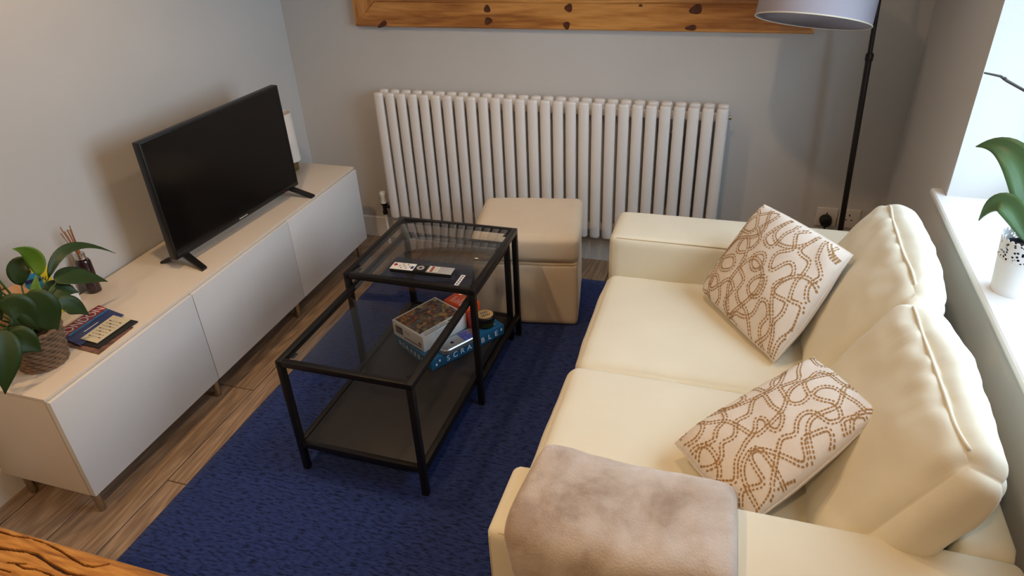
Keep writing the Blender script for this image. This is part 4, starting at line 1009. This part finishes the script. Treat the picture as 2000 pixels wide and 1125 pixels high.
xs = axis(OX0, OX1, 0.92, 1.42, 0.0022, 0.03); ys = axis(OY0, OY1, -2.70, -2.50, 0.0013, 0.03)
vs, fs, ca = [], [], []
oc_ = Vector(((OX0+OX1)/2, (OY0+OY1)/2, 0))
for x in xs:
    near_s = [s for s in segs if min(s[0][0], s[1][0])-0.01 < x < max(s[0][0], s[1][0])+0.01]
    for y in ys:
        c = 0.0
        for a, b_, w in near_s:
            if min(a[1], b_[1])-0.01 < y < max(a[1], b_[1])+0.01:
                w2 = w*(0.75+0.5*noise.noise(Vector((x*40, y*40, 0)))); d = segd(x, y, a, b_); c = max(c, 1-d/max(w2, 1e-4)) if d < w2 else c
        e_ = OY1-y; z = OZ+0.0015*noise.noise(Vector((x*5, y*30, 0)))-0.006*min(1, c*2)
        if e_ < 0.014: z -= 0.014-math.sqrt(max(0, 0.014**2-(0.014-e_)**2))
        vs.append(Vector((x, y+(0.003*noise.noise(Vector((x*9, 0, 5))) if e_ < 1e-6 else 0), z))-oc_); ca.append(min(1, c*2.5))
ny = len(ys); nxs = len(xs)
for i in range(nxs-1):
    for j in range(ny-1): a = i*ny+j; fs.append((a, a+ny, a+ny+1, a+1))
# bottom and edges
def rim():
    ring = [i*ny for i in range(nxs)]+[(nxs-1)*ny+j for j in range(1, ny)]+[i*ny+ny-1 for i in range(nxs-2, -1, -1)]+[j for j in range(ny-2, 0, -1)]
    base = len(vs)
    for r_ in ring: p = vs[r_]; vs.append(Vector((p.x, p.y, OZ-0.055))); ca.append(0)
    n_ = len(ring)
    for k in range(n_): fs.append((ring[k], base+k, base+(k+1) % n_, ring[(k+1) % n_]))
    fs.append(tuple(base+k for k in range(n_)))
rim()
m, nt, b = nmat('rustic_oak')
co = coords(nt, (0.8, 7.0, 1)); n1 = N(nt, 'ShaderNodeTexNoise', i_Scale=3.2, i_Detail=3.0, i_Distortion=0.5); nt.links.new(co, n1.inputs['Vector'])
mu = N(nt, 'ShaderNodeMath', operation='MULTIPLY'); mu.inputs[1].default_value = 42; nt.links.new(n1.outputs['Fac'], mu.inputs[0]); sn = N(nt, 'ShaderNodeMath', operation='SINE'); nt.links.new(mu.outputs[0], sn.inputs[0])
n2 = N(nt, 'ShaderNodeTexNoise', i_Scale=26.0, i_Detail=6.0); nt.links.new(co, n2.inputs['Vector'])
ad = N(nt, 'ShaderNodeMath', operation='MULTIPLY_ADD'); ad.inputs[1].default_value = 0.13; nt.links.new(sn.outputs[0], ad.inputs[0]); nt.links.new(n2.outputs['Fac'], ad.inputs[2])
r = ramp(nt, [(0.2, lin(130, 80, 32)), (0.48, lin(172, 116, 48)), (0.8, lin(200, 146, 72))]); nt.links.new(ad.outputs[0], r.inputs[0])
at = nt.nodes.new('ShaderNodeAttribute'); at.attribute_name = 'crack'
mx = N(nt, 'ShaderNodeMix', data_type='RGBA'); nt.links.new(at.outputs['Fac'], mx.inputs['Factor']); nt.links.new(r.outputs[0], mx.inputs['A']); mx.inputs['B'].default_value = lin(58, 28, 14)
nt.links.new(mx.outputs['Result'], b.inputs['Base Color']); b.inputs['Roughness'].default_value = 0.5; bump(nt, b, ad.outputs[0], 0.25, 0.002)
me = bpy.data.meshes.new('table_top'); me.from_pydata([tuple(v) for v in vs], [], fs); me.materials.append(m)
at_ = me.attributes.new('crack', 'FLOAT', 'POINT'); at_.data.foreach_set('value', ca)
for p_ in me.polygons: p_.use_smooth = True
me.set_sharp_from_angle(angle=0.8)
link(bpy.data.objects.new('table_top', me), ok)
for x in (OX0+0.1, OX1-0.1):
    for y in (OY0+0.1, OY1-0.12): box('leg', (x-0.04-oc_.x, y-0.04-oc_.y, 0.0002), (x+0.04-oc_.x, y+0.04-oc_.y, OZ-0.0555), wood('oak_leg', lin(134, 78, 30), lin(176, 112, 44), lin(204, 142, 66), 'z') if 'oak_leg' not in MATS else MATS['oak_leg'], ok, 0.006)
